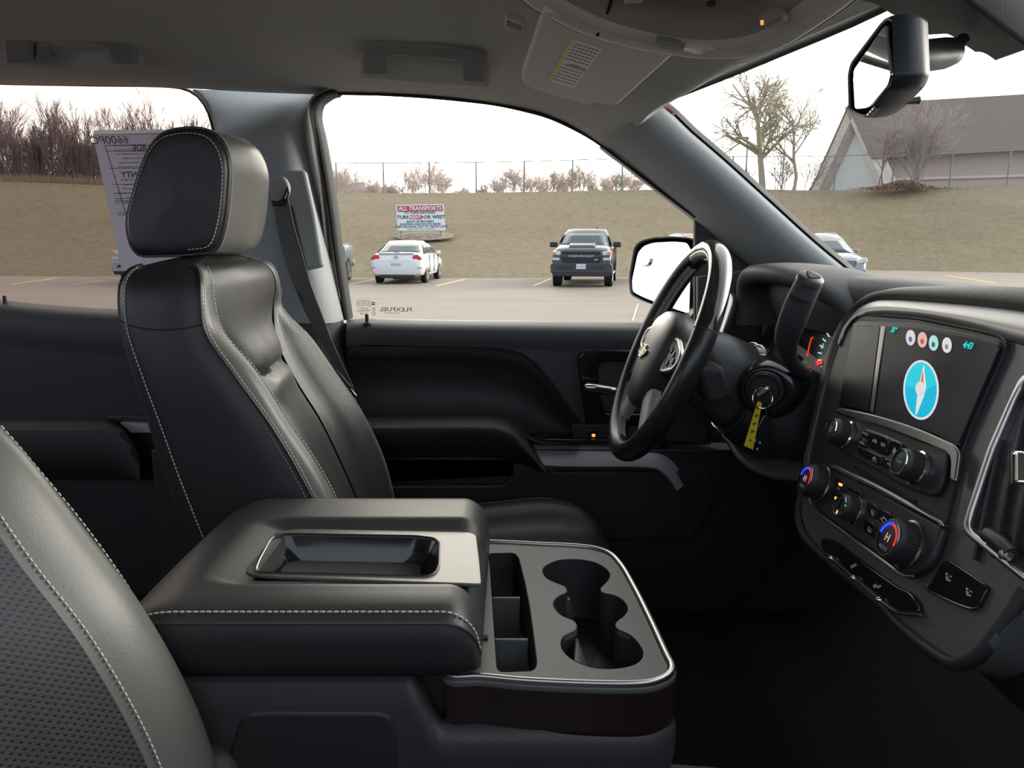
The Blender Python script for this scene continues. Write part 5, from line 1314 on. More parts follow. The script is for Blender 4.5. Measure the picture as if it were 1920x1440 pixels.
PP = [(174,252),(398,246),(440,505),(228,505)]
sheet = plate_px('sheet', [PP], Mpp, .0006, M_paper2, pap, bevel=0)
plate_px('sheet_margin', [[(176,244),(360,243),(362,251),(176,253)]], Mpp, .0006, M_paper, pap, bevel=0, lift=-.001)
M_pink = mat('paper_ink', (.10, .10, .12), .8)
def ppt(px, py, lift=.0008): return atp(px, py, Mpp.translation+Mpp.col[2].to_3d()*lift, Mpp.col[2].to_3d())
Rp = Mpp.to_3x3().to_4x4() @ Matrix.Rotation(radians(1.5), 4, 'Z')
def ptext(s, px, py, h, **k): return text_mesh(s, h, Matrix.Translation(ppt(px, py)) @ Rp, depth=.0002, mirror=True, **k)
ms = [ptext('BUYERS GUIDE', 300, 277, .0175, bold=.0003, sx=.95), ptext('WARRANTY', 270, 327, .0165, bold=.0003), ptext('6600PC', 207, 263, .021, sx=1.1, shear=.2)]
for i in range(26):
    y = 272+i*8.1
    if 318 < y < 333: continue
    x0 = 197+(y-272)*.175
    ms.append(ptext(('Vehicle make model year VIN', 'dealer does not provide any warranty', 'service contract available now', 'spoken promises are difficult', 'ask if your mechanic can inspect')[i % 5], x0+45+(7*i % 11), y, .0052))
put('paper_print', join_me(ms), M_pink, sheet, smooth=0)
plate_px('paper_print', [[(x0_, y_), (x0_+150, y_), (x0_+150, y_+1.1), (x0_, y_+1.1)] for x0_, y_ in [(197+(y-272)*.178, y) for y in (272, 283, 315, 345, 362, 372, 376, 380, 398, 402)]], Mpp, .0002, M_pink, sheet, bevel=0, lift=.0008)
plate_px('paper_print', [[(196,272),(197.3,272),(243,420),(241.5,420)]], Mpp, .0002, M_pink, sheet, bevel=0, lift=.0008)
# ---- door mirror outside the driver window
dm = thing('door_mirror', 'black door mirror with small round blind spot mirror, outside beyond the steering wheel', 'mirror', at(1260, 590, 1.85))
a_, b_, c_ = at(1200, 456, 1.98), at(1186, 550, 1.97), at(1300, 448, 1.78)
Mdm = frame(a_, c_-a_, a_-b_)
OUT = rnd([V(p) for p in ((1180,520),(1182,554),(1200,563),(1225,572),(1275,590),(1306,600),(1316,590),(1316,452),(1296,444),(1260,442),(1228,444),(1203,450),(1190,462))], 9)
GLm = rnd([V(p) for p in ((1185,525),(1186,547),(1205,557),(1225,565),(1272,582),(1292,588),(1296,470),(1288,455),(1262,453),(1225,455),(1207,461),(1196,474))], 6)
o2 = plane_px(OUT, Mdm); cz = sum(o2, V((0, 0)))/len(o2)
rows = []
for s, d in ((.95, .0), (.985, .003), (1.0, -.003), (1.02, -.02), (1.0, -.05), (.9, -.085), (.6, -.105), (.05, -.112)):
    rows.append([Mdm @ V((cz.x+(p.x-cz.x)*s, cz.y+(p.y-cz.y)*s, d)) for p in o2])
M_dmb = mat('door_mirror_black', (.018, .022, .026), .3)
loft('housing', rows, M_dmb, dm, cu=True, smooth=50)
Mdg = Mdm @ Matrix.Rotation(radians(-4), 4, 'X')
plate_px('mirror_glass', [GLm], Mdg, .004, M_mirror, dm, bevel=.0004, lift=.003)
gm = plate_px('blind_spot_mirror', [el(1209, 482, 10.5, 17)], Mdg, .006, M_mirror, dm, bevel=.0025, lift=.008)
tube('mirror_arm', [at(1300, 560, 1.80), at(1308, 590, 1.74), at(1316, 600, 1.69)], [.03, .028, .026], M_dmb, dm, 14)
# ================================================================ outside
def noise2(x, y, s=1.0): return noise.noise(V((x*s, y*s, 3.1)))
BASE = [(-900,513),(-400,515),(20,518),(300,519),(700,521),(1030,521),(1300,516),(1600,507),(1920,512),(2300,520)]
TOPL = [(-900,332,52),(-400,338,51),(20,341,50.5),(300,352,50),(640,361.5,50),(900,361,50),(1166,356.5,50),(1380,354,50),(1565,357,49.6),(1780,350,49),(1920,346,48.5),(2300,335,47)]
bs = cr([atz(x, y, 0) for x, y in BASE], 150); tp = cr([at(*p) for p in TOPL], 150)
def top_at(X):
    for a, b in zip(tp, tp[1:]):
        if a.x <= X <= b.x: return a.lerp(b, (X-a.x)/(b.x-a.x))
    return tp[0] if X < tp[0].x else tp[-1]
def base_at(X):
    for a, b in zip(bs, bs[1:]):
        if a.x <= X <= b.x: return a.lerp(b, (X-a.x)/(b.x-a.x))
    return bs[0] if X < bs[0].x else bs[-1]
rows = []
for i in range(34):
    t = i/33; r = []
    for a, b in zip(bs, tp):
        p = a.lerp(b, t); k = sin(pi*t)
        p.z = lerp(a.z, b.z, t+.05*sin(2*pi*t)*-.6)+k*.10*noise2(p.x, p.y, .35)+k*.05*noise2(p.x, p.y, 1.3)-.02*(1-t)
        r.append(p)
    rows.append(r)
for d, dz_ in ((4, -.25), (14, -.5), (40, -.6), (120, -.6)):
    rows.append([b+V((0, d, dz_)) for b in tp])
M_grass = mat('dry_winter_grass', (.110, .084, .048), .95, bump=.9, bscale=9, col2=(.215, .170, .102), vscale=2.6, detail=8)
nt = M_grass.node_tree
nz = [x for x in nt.nodes if x.type == 'TEX_NOISE']
for x in nz: x.inputs['Detail'].default_value = 14; x.inputs['Roughness'].default_value = .82
loft('grass_bank', rows, M_grass, kind='structure', smooth=180, label='dry grass bank rising to the fence')
M_lot = mat('concrete_lot', (.205, .168, .140), .85, bump=.1, bscale=40, var=.07, vscale=.5)
b = MB(); b.grid([[V((x, y, 0)) for x in (-70, -30, 0, 30, 70)] for y in (-25, 0, 20, 34, 42)])
lot = put('parking_lot', b.me(), M_lot, kind='structure', label='concrete car park')
M_line = mat('faded_yellow_paint', (.58, .44, .13), .8, var=.15, vscale=6)
M_joint = mat('pale_joint', (.55, .53, .50), .9); M_jd = mat('dark_joint', (.24, .21, .19), .9)
def ground_line(name, a, b_, w, m, z=.006):
    p, q = atz(*a, 0), atz(*b_, 0); d = (q-p).normalized(); n = V((-d.y, d.x, 0))*w/2
    mb = MB(); mb.add([p-n+V((0, 0, z)), p+n+V((0, 0, z)), q+n+V((0, 0, z)), q-n+V((0, 0, z)), p-n, p+n, q+n, q-n], [(0,1,2,3), (0,4,5,1), (1,5,6,2), (2,6,7,3), (3,7,4,0)])
    return put(name, mb.me(), m, lot)
for a, b_ in (((818,536),(870,524)), ((1001,536),(1032,523)), ((655,533),(702,524)), ((20,533),(104,522)), ((138,533),(196,526)), ((1770,516),(1868,531)), ((1560,516),(1600,520)), ((-150,540),(-60,524))):
    ground_line('parking_line', a, b_, .13, M_line)
ground_line('joint_line', (1196,570), (1186,602), .03, M_joint); ground_line('joint_line', (1160,591), (1305,594), .02, M_jd, .004)
ground_line('joint_line', (600,560), (1300,566), .03, M_jd, .003)
# ---- transport sign on the bank
Ysg = 38.0
c0 = at(789, 432, Ysg); g = base_at(c0.x).lerp(top_at(c0.x), (Ysg-base_at(c0.x).y)/(top_at(c0.x).y-base_at(c0.x).y))
sign = thing('road_sign', 'white sign with red heading directing transports, standing on the grass bank', 'sign', V((c0.x, Ysg, g.z)))
Msg = frame(at(789, 408, Ysg), (1, .02, 0), (0, .03, 1))
M_sw = mat('sign_white', (.66, .72, .76), .5); M_sr = mat('sign_red', (.46, .06, .07), .5); M_sk = mat('sign_black', (.05, .07, .10), .6)
SQ = [(742,384),(831,382.5),(835,432),(746,432.5)]
plate_px('sign_panel', [SQ], Msg, .04, M_sw, sign, bevel=.004)
plate_px('sign_header', [[(744.5,386),(829,384.5),(830.5,396),(745.5,397.5)]], Msg, .004, M_sr, sign, bevel=0, lift=.003)
def stext(s, px, py, h, m=M_sk, lift=.006, **k):
    p = atp(px, py, Msg.translation+Msg.col[2].to_3d()*lift, Msg.col[2].to_3d())
    return text('sign_text', s, h, Matrix.Translation(p) @ Msg.to_3x3().to_4x4() @ Matrix.Rotation(radians(.6), 4, 'Z'), m, sign, depth=.003, **k)
stext('ALL TRANSPORTS', 787, 391, .262, M_sw, .009, bold=.006, sx=.98, shear=.15)
stext('TO TURN AROUND,', 787.5, 399, .15, bold=.004, sx=1.12)
stext('TURN', 757, 407.5, .225, bold=.007, sx=1.05); stext('OR WEST', 814.5, 407, .225, bold=.007, sx=1.05)
plate_px('sign_arrow', [[(767.5,403),(789,403),(789,401.5),(795,407),(789,412.5),(789,411.5),(767.5,411.5)]], Msg, .003, M_sr, sign, bevel=0, lift=.003)
stext('RIGHT', 778.5, 407.3, .205, M_sw, .009, bold=.006)
stext('BACK UP BETWEEN', 788, 415.5, .135, bold=.004, sx=1.1); stext('BUILDING AND SOUTH BANK', 788.5, 420.3, .135, bold=.004, sx=1.08)
stext('THEN GO BACK OUT TO TRUCK LANE', 789.5, 425, .135, bold=.004, sx=1.08); stext('Thank You for Your Cooperation', 789, 429.3, .09, sx=1.1)
M_post = mat('grey_wood', (.25, .22, .19), .8)
for px in (752, 826):
    p = at(px, 432, Ysg+.06); box('sign_post', (p.x-.03, p.y-.02, g.z-.3), (p.x+.03, p.y+.06, p.z+1.0), M_post, sign)
soil = MB(); r = []
for i in range(6):
    rr = i/5
    ring = []
    for k in range(28):
        a = 2*pi*k/28; x = c0.x+.1+cos(a)*1.5*rr*(1+.2*noise2(a, 1)); y = Ysg+.3+sin(a)*.9*rr
        gb, gt = base_at(x), top_at(x); z = lerp(gb.z, gt.z, (y-gb.y)/(gt.y-gb.y))
        ring.append(V((x, y, z+.16-.13*rr**2+.03*noise2(x, y, 5))))
    r.append(ring)
soil.grid(r, True)
put('soil_patch', soil.me(), mat('bare_soil', (.12, .10, .08), .95, bump=.8, bscale=12, col2=(.26, .21, .15), vscale=5), label='bare brown soil patch on the bank below the sign', cat='soil', smooth=180)
# ---- chain link fence
M_fpost = mat('galvanised_post', (.21, .22, .225), .6, .3); M_wire = mat('fence_wire', (.30, .30, .30), .6, .3)
fence = thing('chain_link_fence', 'grey chain link fence on metal posts along the top of the bank', 'fence', top_at(4))
FP = [(-560,345,51.3),(-460,344,51.1),(-360,343,50.9),(632,361.5,50),(720,362,50),(806,361.5,50),(893,361,50),(983,359.5,50),(1073,358,50),(1166,356.5,50),(1270,355.5,50),(1372,355,50),(1466,356,49.9),(1563,357.5,49.6),(1672,354,49.3),(1780,350,49),(1888,347,48.6),(2010,343,48),(2140,339,47.5)]
HF = 1.84; fpts = [at(*p) for p in FP]
def fence_run(P):
    for p in P:
        b = MB(); b.tube([p+V((0, 0, -.2)), p+V((0, 0, HF+.03+.012*max(0, p.x)))], .048, 8); put('fence_post', b.me(), M_fpost, fence)
    b = MB(); b.tube([p+V((0, 0, HF+.012*max(0, p.x))) for p in P], .024, 6); put('top_rail', b.me(), M_fpost, fence)
    b = MB(); w = .0032
    for p, q in zip(P, P[1:]):
        L_ = (q-p).length; d = (q-p)/L_; st = .115
        n = int(L_/st)
        for i in range(-int(HF/st), n):
            for sgn in (1, -1):
                s0 = i*st; s1 = s0+HF
                z0, z1 = (0, HF) if sgn == 1 else (HF, 0)
                c0_, c1_ = max(0, s0), min(L_, s1)
                if c1_ <= c0_: continue
                za = lerp(z0, z1, (c0_-s0)/HF); zb = lerp(z0, z1, (c1_-s0)/HF)
                A = p+d*c0_; Bq = p+d*c1_; A.z += za*(1+.0065*max(0, A.x)); Bq.z += zb*(1+.0065*max(0, Bq.x))
                up = V((0, 0, w))
                sd = V((d.y, -d.x, 0))*w
                k = len(b.v); b.v += [A+up, A-up*.5+sd, A-up*.5-sd, Bq+up, Bq-up*.5+sd, Bq-up*.5-sd]
                b.f += [[k, k+1, k+4, k+3], [k+1, k+2, k+5, k+4], [k+2, k, k+3, k+5]]
    me = pyd(b.v, b.f); put('wire_mesh', me, M_wire, fence, smooth=0)
fence_run(fpts[3:])
# ---- trees
def branch(b, p, d, L, r, lev, rng, spread, upw, kids, seg=4, rmin=.006, tr=None):
    n = 4 if lev == 0 else 3
    pts = [p]; dd = V(d)
    for i in range(n):
        dd = (dd+V((rng.gauss(0, .13), rng.gauss(0, .13), rng.gauss(0, .08)+upw))).normalized()
        pts.append(pts[-1]+dd*(L/n))
    rs = [max(rmin, r*(1-.55*i/n)) for i in range(n+1)]
    (tr if tr is not None and lev == 0 else b).tube(pts, rs, 7 if lev == 0 else (4 if lev < 2 else 3), cap=False)
    if lev >= len(kids): return
    for k in range(kids[lev]):
        t = rng.uniform(.32 if lev == 0 else .2, 1.0); f = t*n; i = min(n-1, int(f)); q = pts[i].lerp(pts[i+1], f-i)
        ax = (pts[i+1]-pts[i]).normalized(); o = V((rng.gauss(0, 1), rng.gauss(0, 1), rng.gauss(0, .5))); o = (o-ax*o.dot(ax)).normalized()
        s = spread*rng.uniform(.7, 1.25)
        branch(b, q, (ax*cos(s)+o*sin(s)).normalized(), L*rng.uniform(.45, .68)*(1.15-.35*t), max(rmin, rs[i]*.62), lev+1, rng, spread, upw, kids, seg, rmin)
def tree(name, label, base, h, r, m, seed, kids=(9, 5, 4, 3), spread=.75, upw=.03, group=None, cat='tree', lean=(0, 0), rmin=.008, stems=1, parts=False):
    rng = random.Random(seed); b = MB(); tr = MB() if parts else None
    for s in range(stems):
        d = V((lean[0]+(rng.gauss(0, .22) if stems > 1 else 0), lean[1]+(rng.gauss(0, .2) if stems > 1 else 0), 1)).normalized()
        o = V((rng.gauss(0, .12), rng.gauss(0, .12), 0)) if stems > 1 else V()
        branch(b, base+o+V((0, 0, -.15)), d, h*rng.uniform(.62, .85)/1.15 if stems > 1 else h*.62, r, 0, rng, spread, upw, kids, rmin=rmin, tr=tr)
    zmax = max(v.z for v in b.v)-base.z; k = h/zmax
    for v in b.v: v.z = base.z+(v.z-base.z)*k
    if parts:
        for v in tr.v: v.z = base.z+(v.z-base.z)*k
        t = thing(name, label, cat, base, group)
        put('trunk' if stems == 1 else 'stems', pyd(tr.v, tr.f), m, t, smooth=60); put('branches', pyd(b.v, b.f), m, t, smooth=60)
        return t
    return put(name, pyd(b.v, b.f), m, label=label, cat=cat, group=group, smooth=60)
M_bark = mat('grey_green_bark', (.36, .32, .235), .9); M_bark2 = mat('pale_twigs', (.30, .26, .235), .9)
M_twig = mat('brown_twigs', (.215, .160, .150), .9); M_haze = mat('haze_painted_twigs', (.60, .50, .445), .95)  # M_haze: brown twigs with lens glare haze painted in as pale pink
def gz(X, Y):
    t = top_at(X); return V((X, Y, t.z-.25*min(1, max(0, (Y-t.y))/4)))
def on_top(px, back): # a point behind the fence at picture column px
    for a, b in zip(tp, tp[1:]):
        ca = 960+F*a.x/((a.y)*cos(TH)-(a.z-EYE.z)*sin(TH)); cb = 960+F*b.x/((b.y)*cos(TH)-(b.z-EYE.z)*sin(TH))
        if ca <= px <= cb:
            q = a.lerp(b, (px-ca)/(cb-ca)); k = (q.y+back)/q.y; return gz(q.x*k, q.y+back)
    return gz(0, 55)
tree('bare_tree', 'tall bare tree with a wide crown behind the fence, left of the steep roof', on_top(1432, 3.0), 8.6, .24, M_bark, 11, (11, 6, 5, 5), .80, .02, rmin=.011, parts=True)
tree('bare_tree', 'slimmer bare leaning tree just right of the tall wide tree', on_top(1488, 2.0), 7.6, .13, M_bark, 5, (10, 5, 4, 3), .7, .03, lean=(.22, 0), rmin=.010, parts=True)
for i, (px, h, s) in enumerate(((1456,3.2,21), (1470,2.6,22), (1510,3.0,23), (1402,2.4,24))):
    tree('scrub_sapling', ('thin scrub sapling behind the fence between the two bare trees', 'lowest scrub sapling close to the leaning tree', 'thin scrub sapling right of the leaning tree', 'thin scrub sapling left of the tall bare tree')[i], on_top(px, 2.5+i*.3), h, .035, M_twig, s, (8, 4, 3), .55, .05, 'scrub behind the fence', 'sapling', stems=3, rmin=.007, parts=True)
# shrub with many stems and its leaf litter in front of the fence
sb_ = at(1718, 350, 48.6)
tree('bare_shrub', 'pale multi-stemmed bare shrub at the fence in front of the brown roof', sb_, 5.5, .045, M_bark2, 31, (9, 4, 3), .50, .02, None, 'shrub', stems=13, rmin=.008, parts=True)
tree('bare_shrub', 'dark thin twisted shrub at the left side of the pale shrub', at(1652, 351, 48.8), 4.0, .05, M_twig, 32, (7, 4, 3), .8, .02, None, 'shrub', stems=2, rmin=.008, parts=True)
lf = MB(); rng = random.Random(4)
for i in range(3200):
    px = rng.gauss(1690, 36); u = abs(rng.gauss(0, .4)); c = at(px, 357-rng.random()*5, 49.0-rng.random()*1.6)
    c.z += max(0, .5*math.exp(-((px-1695)/45)**2)*rng.random())
    a = V((rng.gauss(0, 1), rng.gauss(0, 1), rng.gauss(0, .6))).normalized()*.055; b2 = V((rng.gauss(0, 1), rng.gauss(0, 1), rng.gauss(0, .6))).normalized()*.04
    k = len(lf.v); lf.v += [c+a, c+b2, c-a, c-b2+V((0, 0, .015))]; lf.f += [[k, k+1, k+2], [k, k+2, k+3]]
put('leaf_litter', pyd(lf.v, lf.f), mat('dead_leaves', (.15, .095, .065), .9, col2=(.27, .185, .13), vscale=3), kind='stuff', label='brown dead leaves heaped under the shrub by the fence', cat='leaves', smooth=0)
fl = MB(); rng = random.Random(14)
for i in range(5200):
    j = rng.randrange(8, len(bs)-8); t = rng.random(); p = bs[j].lerp(bs[j+1], rng.random()).lerp(tp[j].lerp(tp[j+1], .5), t); k_ = sin(pi*t)
    p.z = lerp(0, tp[j].z, t+.05*sin(2*pi*t)*-.6)+k_*.10*noise2(p.x, p.y, .35)+k_*.05*noise2(p.x, p.y, 1.3)+.012
    w = rng.uniform(.015, .045); a = rng.uniform(0, 6.3); d = V((cos(a), sin(a)*.6, rng.uniform(-.1, .5)))*w; e2 = V((-sin(a), cos(a), .3))*w*.6
    k = len(fl.v); fl.v += [p+d, p+e2, p-d, p-e2+V((0, 0, .02))]; fl.f += [[k, k+1, k+2], [k, k+2, k+3]]
put('fallen_leaves', pyd(fl.v, fl.f), mat('scattered_leaves', (.14, .11, .07), .9, col2=(.30, .26, .20), vscale=1.2), kind='stuff', label='small dead leaves scattered over the grass bank', cat='leaves', smooth=0)
# bushes with painted haze beyond the fence, seen through the driver window
HB = [(640,2.6),(665,3.4),(690,2.2),(735,1.8),(770,2.9),(800,3.3),(825,2.6),(865,1.5),(905,1.4),(940,2.2),(962,3.0),(985,2.7),(1010,2.6),(1040,2.4),(1062,2.2),(1092,3.1),(1118,2.0),(1140,2.3),(1160,2.6),(1190,2.2)]
where = ['first','second','third','fourth','fifth','sixth','seventh','eighth','ninth','tenth','eleventh','twelfth','thirteenth','fourteenth','fifteenth','sixteenth','seventeenth','eighteenth','nineteenth','twentieth']
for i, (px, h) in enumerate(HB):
    tree('hedge_bush', 'leafless bush painted pale for haze beyond the fence, %s from the left in the driver window' % where[i], on_top(px, 5+(i*7 % 5)), h*.95, .035, M_haze, 60+i, (8, 5, 3), .62, .04, 'bushes beyond the fence', 'bush', stems=7, rmin=.010)
# thicket on the left behind the rear window
TH_ = [(-60,6.0),(10,7.6),(22,6.8),(40,5.0),(62,5.6),(80,4.6),(96,5.2),(112,7.0),(124,6.2),(138,5.0),(152,4.4),(168,4.6),(188,7.0),(206,5.2),(225,4.6),(254,7.2),(286,7.4),(300,6.4),(322,5.4),(352,7.2),(372,5.6),(395,6.0)]
tw = ['far left','tall leftmost','second tall leftmost','fourth','fifth','sixth','seventh','tall eighth','ninth','tenth','eleventh','twelfth','thirteenth','fourteenth','fifteenth','sixteenth','dense seventeenth','eighteenth','nineteenth','spreading twentieth','twenty-first','twenty-second']
for i, (px, h) in enumerate(TH_):
    if px < 0: p = gz(at(px, 340, 54).x, 54)
    else: p = on_top(px, 3+(i*5 % 7))
    tree('thicket_tree', 'bare brown sapling of the thicket beyond the rear window, %s from the left' % tw[i], p, h*.92, .05, M_twig, 100+i, (13, 5, 3), .27, .08, 'thicket trees beyond the rear window', 'tree', stems=3, rmin=.010)
un = MB(); rng = random.Random(9)
for i in range(5200):
    px = rng.uniform(-120, 205) if i % 4 else rng.uniform(-120, 420); d = rng.uniform(2.2, 11)
    p = on_top(px, d) if px > -100 else gz(at(px, 340, 52+d).x, 52+d)
    hgt = rng.uniform(.5, 3.4)*(1 if px < 175 else max(.25, 1-(px-175)/90)); q = p+V((rng.gauss(0, .22)*hgt*.6, rng.gauss(0, .1), hgt))
    m_ = p.lerp(q, .55)+V((rng.gauss(0, .07), 0, 0)); w = rng.uniform(.006, .014)
    un.tube([p, m_, q], [w, w*.8, w*.4], 3, cap=False)
put('undergrowth', pyd(un.v, un.f), mat('dark_brown_stems', (.165, .120, .112), .95), kind='stuff', label='dense brown undergrowth filling the thicket on the left', cat='undergrowth', smooth=0)
wd = MB()
for i in range(3600):
    px = rng.uniform(-120, 205); d = rng.uniform(.2, 1.8)
    p = on_top(px, d) if px > -100 else gz(at(px, 340, 51+d).x, 51+d)
    hgt = rng.uniform(.2, .75); q = p+V((rng.gauss(0, .16), rng.gauss(0, .1), hgt)); w = .016
    k = len(wd.v); wd.v += [p+V((w, 0, -.05)), p+V((-w, 0, -.05)), p+V((0, w, -.05)), q]; wd.f += [[k, k+1, k+3], [k+1, k+2, k+3], [k+2, k, k+3]]
put('dry_weeds', pyd(wd.v, wd.f), mat('straw_weeds', (.33, .26, .17), .95), kind='stuff', label='dry straw weeds along the foot of the thicket', cat='weeds', smooth=0)
# ---- street lamp
p = on_top(1397, 14); lampp = thing('street_lamp', 'thin grey street lamp beyond the fence, left of the tall bare tree', 'street lamp', p)
tpz = at(1397, 258, p.y).z
tube('lamp_pole', [p, V((p.x, p.y, tpz))], .07, M_fpost, lampp, 8)
box('lamp_head', (p.x-.95, p.y-.18, tpz-.12), (p.x+.05, p.y+.18, tpz+.06), M_fpost, lampp, bevel=.03)
# ---- steep roofed building
bld = thing('steep_roof_building', 'building with a steep brown shingle roof and white gable behind the fence', 'building', at(1600, 350, 60)-V((0, 0, .6)))
M_shing = mat('brown_shingles', (.205, .165, .145), .9, bump=.5, bscale=14, var=.12, vscale=9, stretch=(1, 1, 3))
M_gab = mat('white_gable_siding', (.56, .58, .58), .7); M_fasc = mat('weathered_fascia', (.50, .45, .40), .8, var=.15, vscale=3); M_wallb = mat('beige_wall', (.44, .36, .32), .85)
ap = at(1589, 198, 58); A2 = at(2250, 158, 55); Lf = at(1514, 366, 61); Rf = at(1664, 366, 55.5)
ev0 = ap.lerp(Rf, .60); ev1 = A2+(ev0-ap)
axd = (A2-ap).normalized()
b = MB(); rw = []
for s in range(9):
    a_ = ap.lerp(ev0, s/8); c_ = A2.lerp(ev1, s/8); rw.append([a_.lerp(c_, t/14) for t in range(15)])
b.grid(rw); put('roof', b.me(), M_shing, bld, smooth=0, solid=.12)
b = MB(); Lf2 = Lf+(A2-ap); b.grid([[ap, A2], [Lf, Lf2]]); put('roof', b.me(), M_shing, bld, smooth=0, solid=.12)
gi = .9
cen_ = (ap+Lf+Rf)/3; back_ = axd*.9
b = MB(); b.add([ap.lerp(cen_, .10)+back_, Lf+back_, Rf+back_], [(0, 1, 2)]); put('gable_wall', b.me(), M_gab, bld, smooth=0, solid=.1)
def barge(p, q, w, name='fascia'):
    d = (q-p); mb = MB(); nrm = (Rf-Lf).normalized(); inw = (cen_-(p+q)/2).normalized()*w
    o = axd*1.0
    mb.add([p, q, q+inw, p+inw*1.0, p+o, q+o, q+inw+o, p+inw+o], [(0,1,2,3), (4,7,6,5), (0,4,5,1), (2,6,7,3), (0,3,7,4), (1,5,6,2)])
    return put(name, mb.me(), M_fasc, bld, smooth=0)
barge(ap, Lf, .75); barge(ap, Rf, .28)
wl0 = ap.lerp(Rf, .66)+axd*1.2; 
b = MB(); w0 = V((ev0.x, ev0.y+.8, ev0.z+.3))+axd*.5; w1 = V((ev1.x, ev1.y+.8, ev1.z+.3))
b.grid([[w0, w1], [V((w0.x, w0.y, Rf.z-1)), V((w1.x, w1.y, Rf.z-1))]]); put('side_wall', b.me(), M_wallb, bld, smooth=0, solid=.1)
b = MB(); zz = Rf.z+ (ev0.z-Rf.z)*.42
b.grid([[V((w0.x, w0.y-.14, zz+.18)), V((w1.x, w1.y-.14, zz+.18+ (w1.z-w0.z)*.5))], [V((w0.x, w0.y-.14, zz)), V((w1.x, w1.y-.14, zz+(w1.z-w0.z)*.5))]]); put('wall_band', b.me(), mat('pale_band', (.58, .50, .46), .8), bld, smooth=0, solid=.06)
for t in (.35, .6):
    q0 = Lf.lerp(Rf, .35)+axd*.8+V((0, 0, .5+3*t)); tube('gable_batten', [q0, q0+(Rf-Lf)*.35+V((0, 0, .25))], .05, M_fasc, bld, 6)
# low pale building far left beyond the fence
lb_ = thing('low_building', 'low pale building far beyond the fence at the left of the driver window', 'building', on_top(680, 40))
p = on_top(680, 40); q = V((p.x, p.y, p.z))
box('wall', (at(612, 350, p.y).x, p.y, p.z-1), (at(735, 350, p.y).x, p.y+6, at(700, 351, p.y).z), M_wallb, lb_, bevel=.02)
box('wall', (at(612, 340, p.y).x, p.y+.5, p.z-1), (at(682, 340, p.y).x, p.y+6, at(650, 341, p.y).z), M_wallb, lb_, bevel=.02)
# ================================================================ parked vehicles (front = +x in their own space)
M_tire = mat('tire_rubber', (.018, .018, .018), .8); M_alloy = mat('alloy_rim', (.45, .45, .46), .35, .8)
M_cglass = mat('dark_car_glass', (.035, .055, .065), .10, spec=.35)
M_cblack = mat('car_black_plastic', (.015, .016, .017), .5); M_tail = mat('red_tail_lamp', (.50, .02, .03), .2, coat=.5)
M_lamp = mat('clear_head_lamp', (.55, .56, .56), .12, coat=.5); M_orange = mat('orange_lamp', (.75, .22, .06), .25)
M_plate = mat('licence_plate', (.60, .62, .68), .5); M_pltext = mat('plate_text', (.06, .08, .22), .6)
def paint(name, c, metal=.0): return mat(name, c, .32, metal, coat=.35)
def sect(x, w, zb, zs, zt, cw=.82):
    h = [(0, zb), (w*.80, zb), (w*.93, zb+.05), (w*.985, lerp(zb, zs, .30)), (w, lerp(zb, zs, .62)), (w*.985, zs-.04), (w*.95, zs), (w*cw, zt-.01), (w*cw*.6, zt+.012), (0, zt+.02)]
    return [V((x, -y, z)) for y, z in h]+[V((x, y, z)) for y, z in h[::-1][1:-1]]
def hull(name, st, m, par, nv=60):
    rows = [sect(*s) for s in st]; n = len(rows[0])
    b = MB(); b.grid(rows, True, True); return put(name, b.me(), m, par, smooth=38, bevel=0)
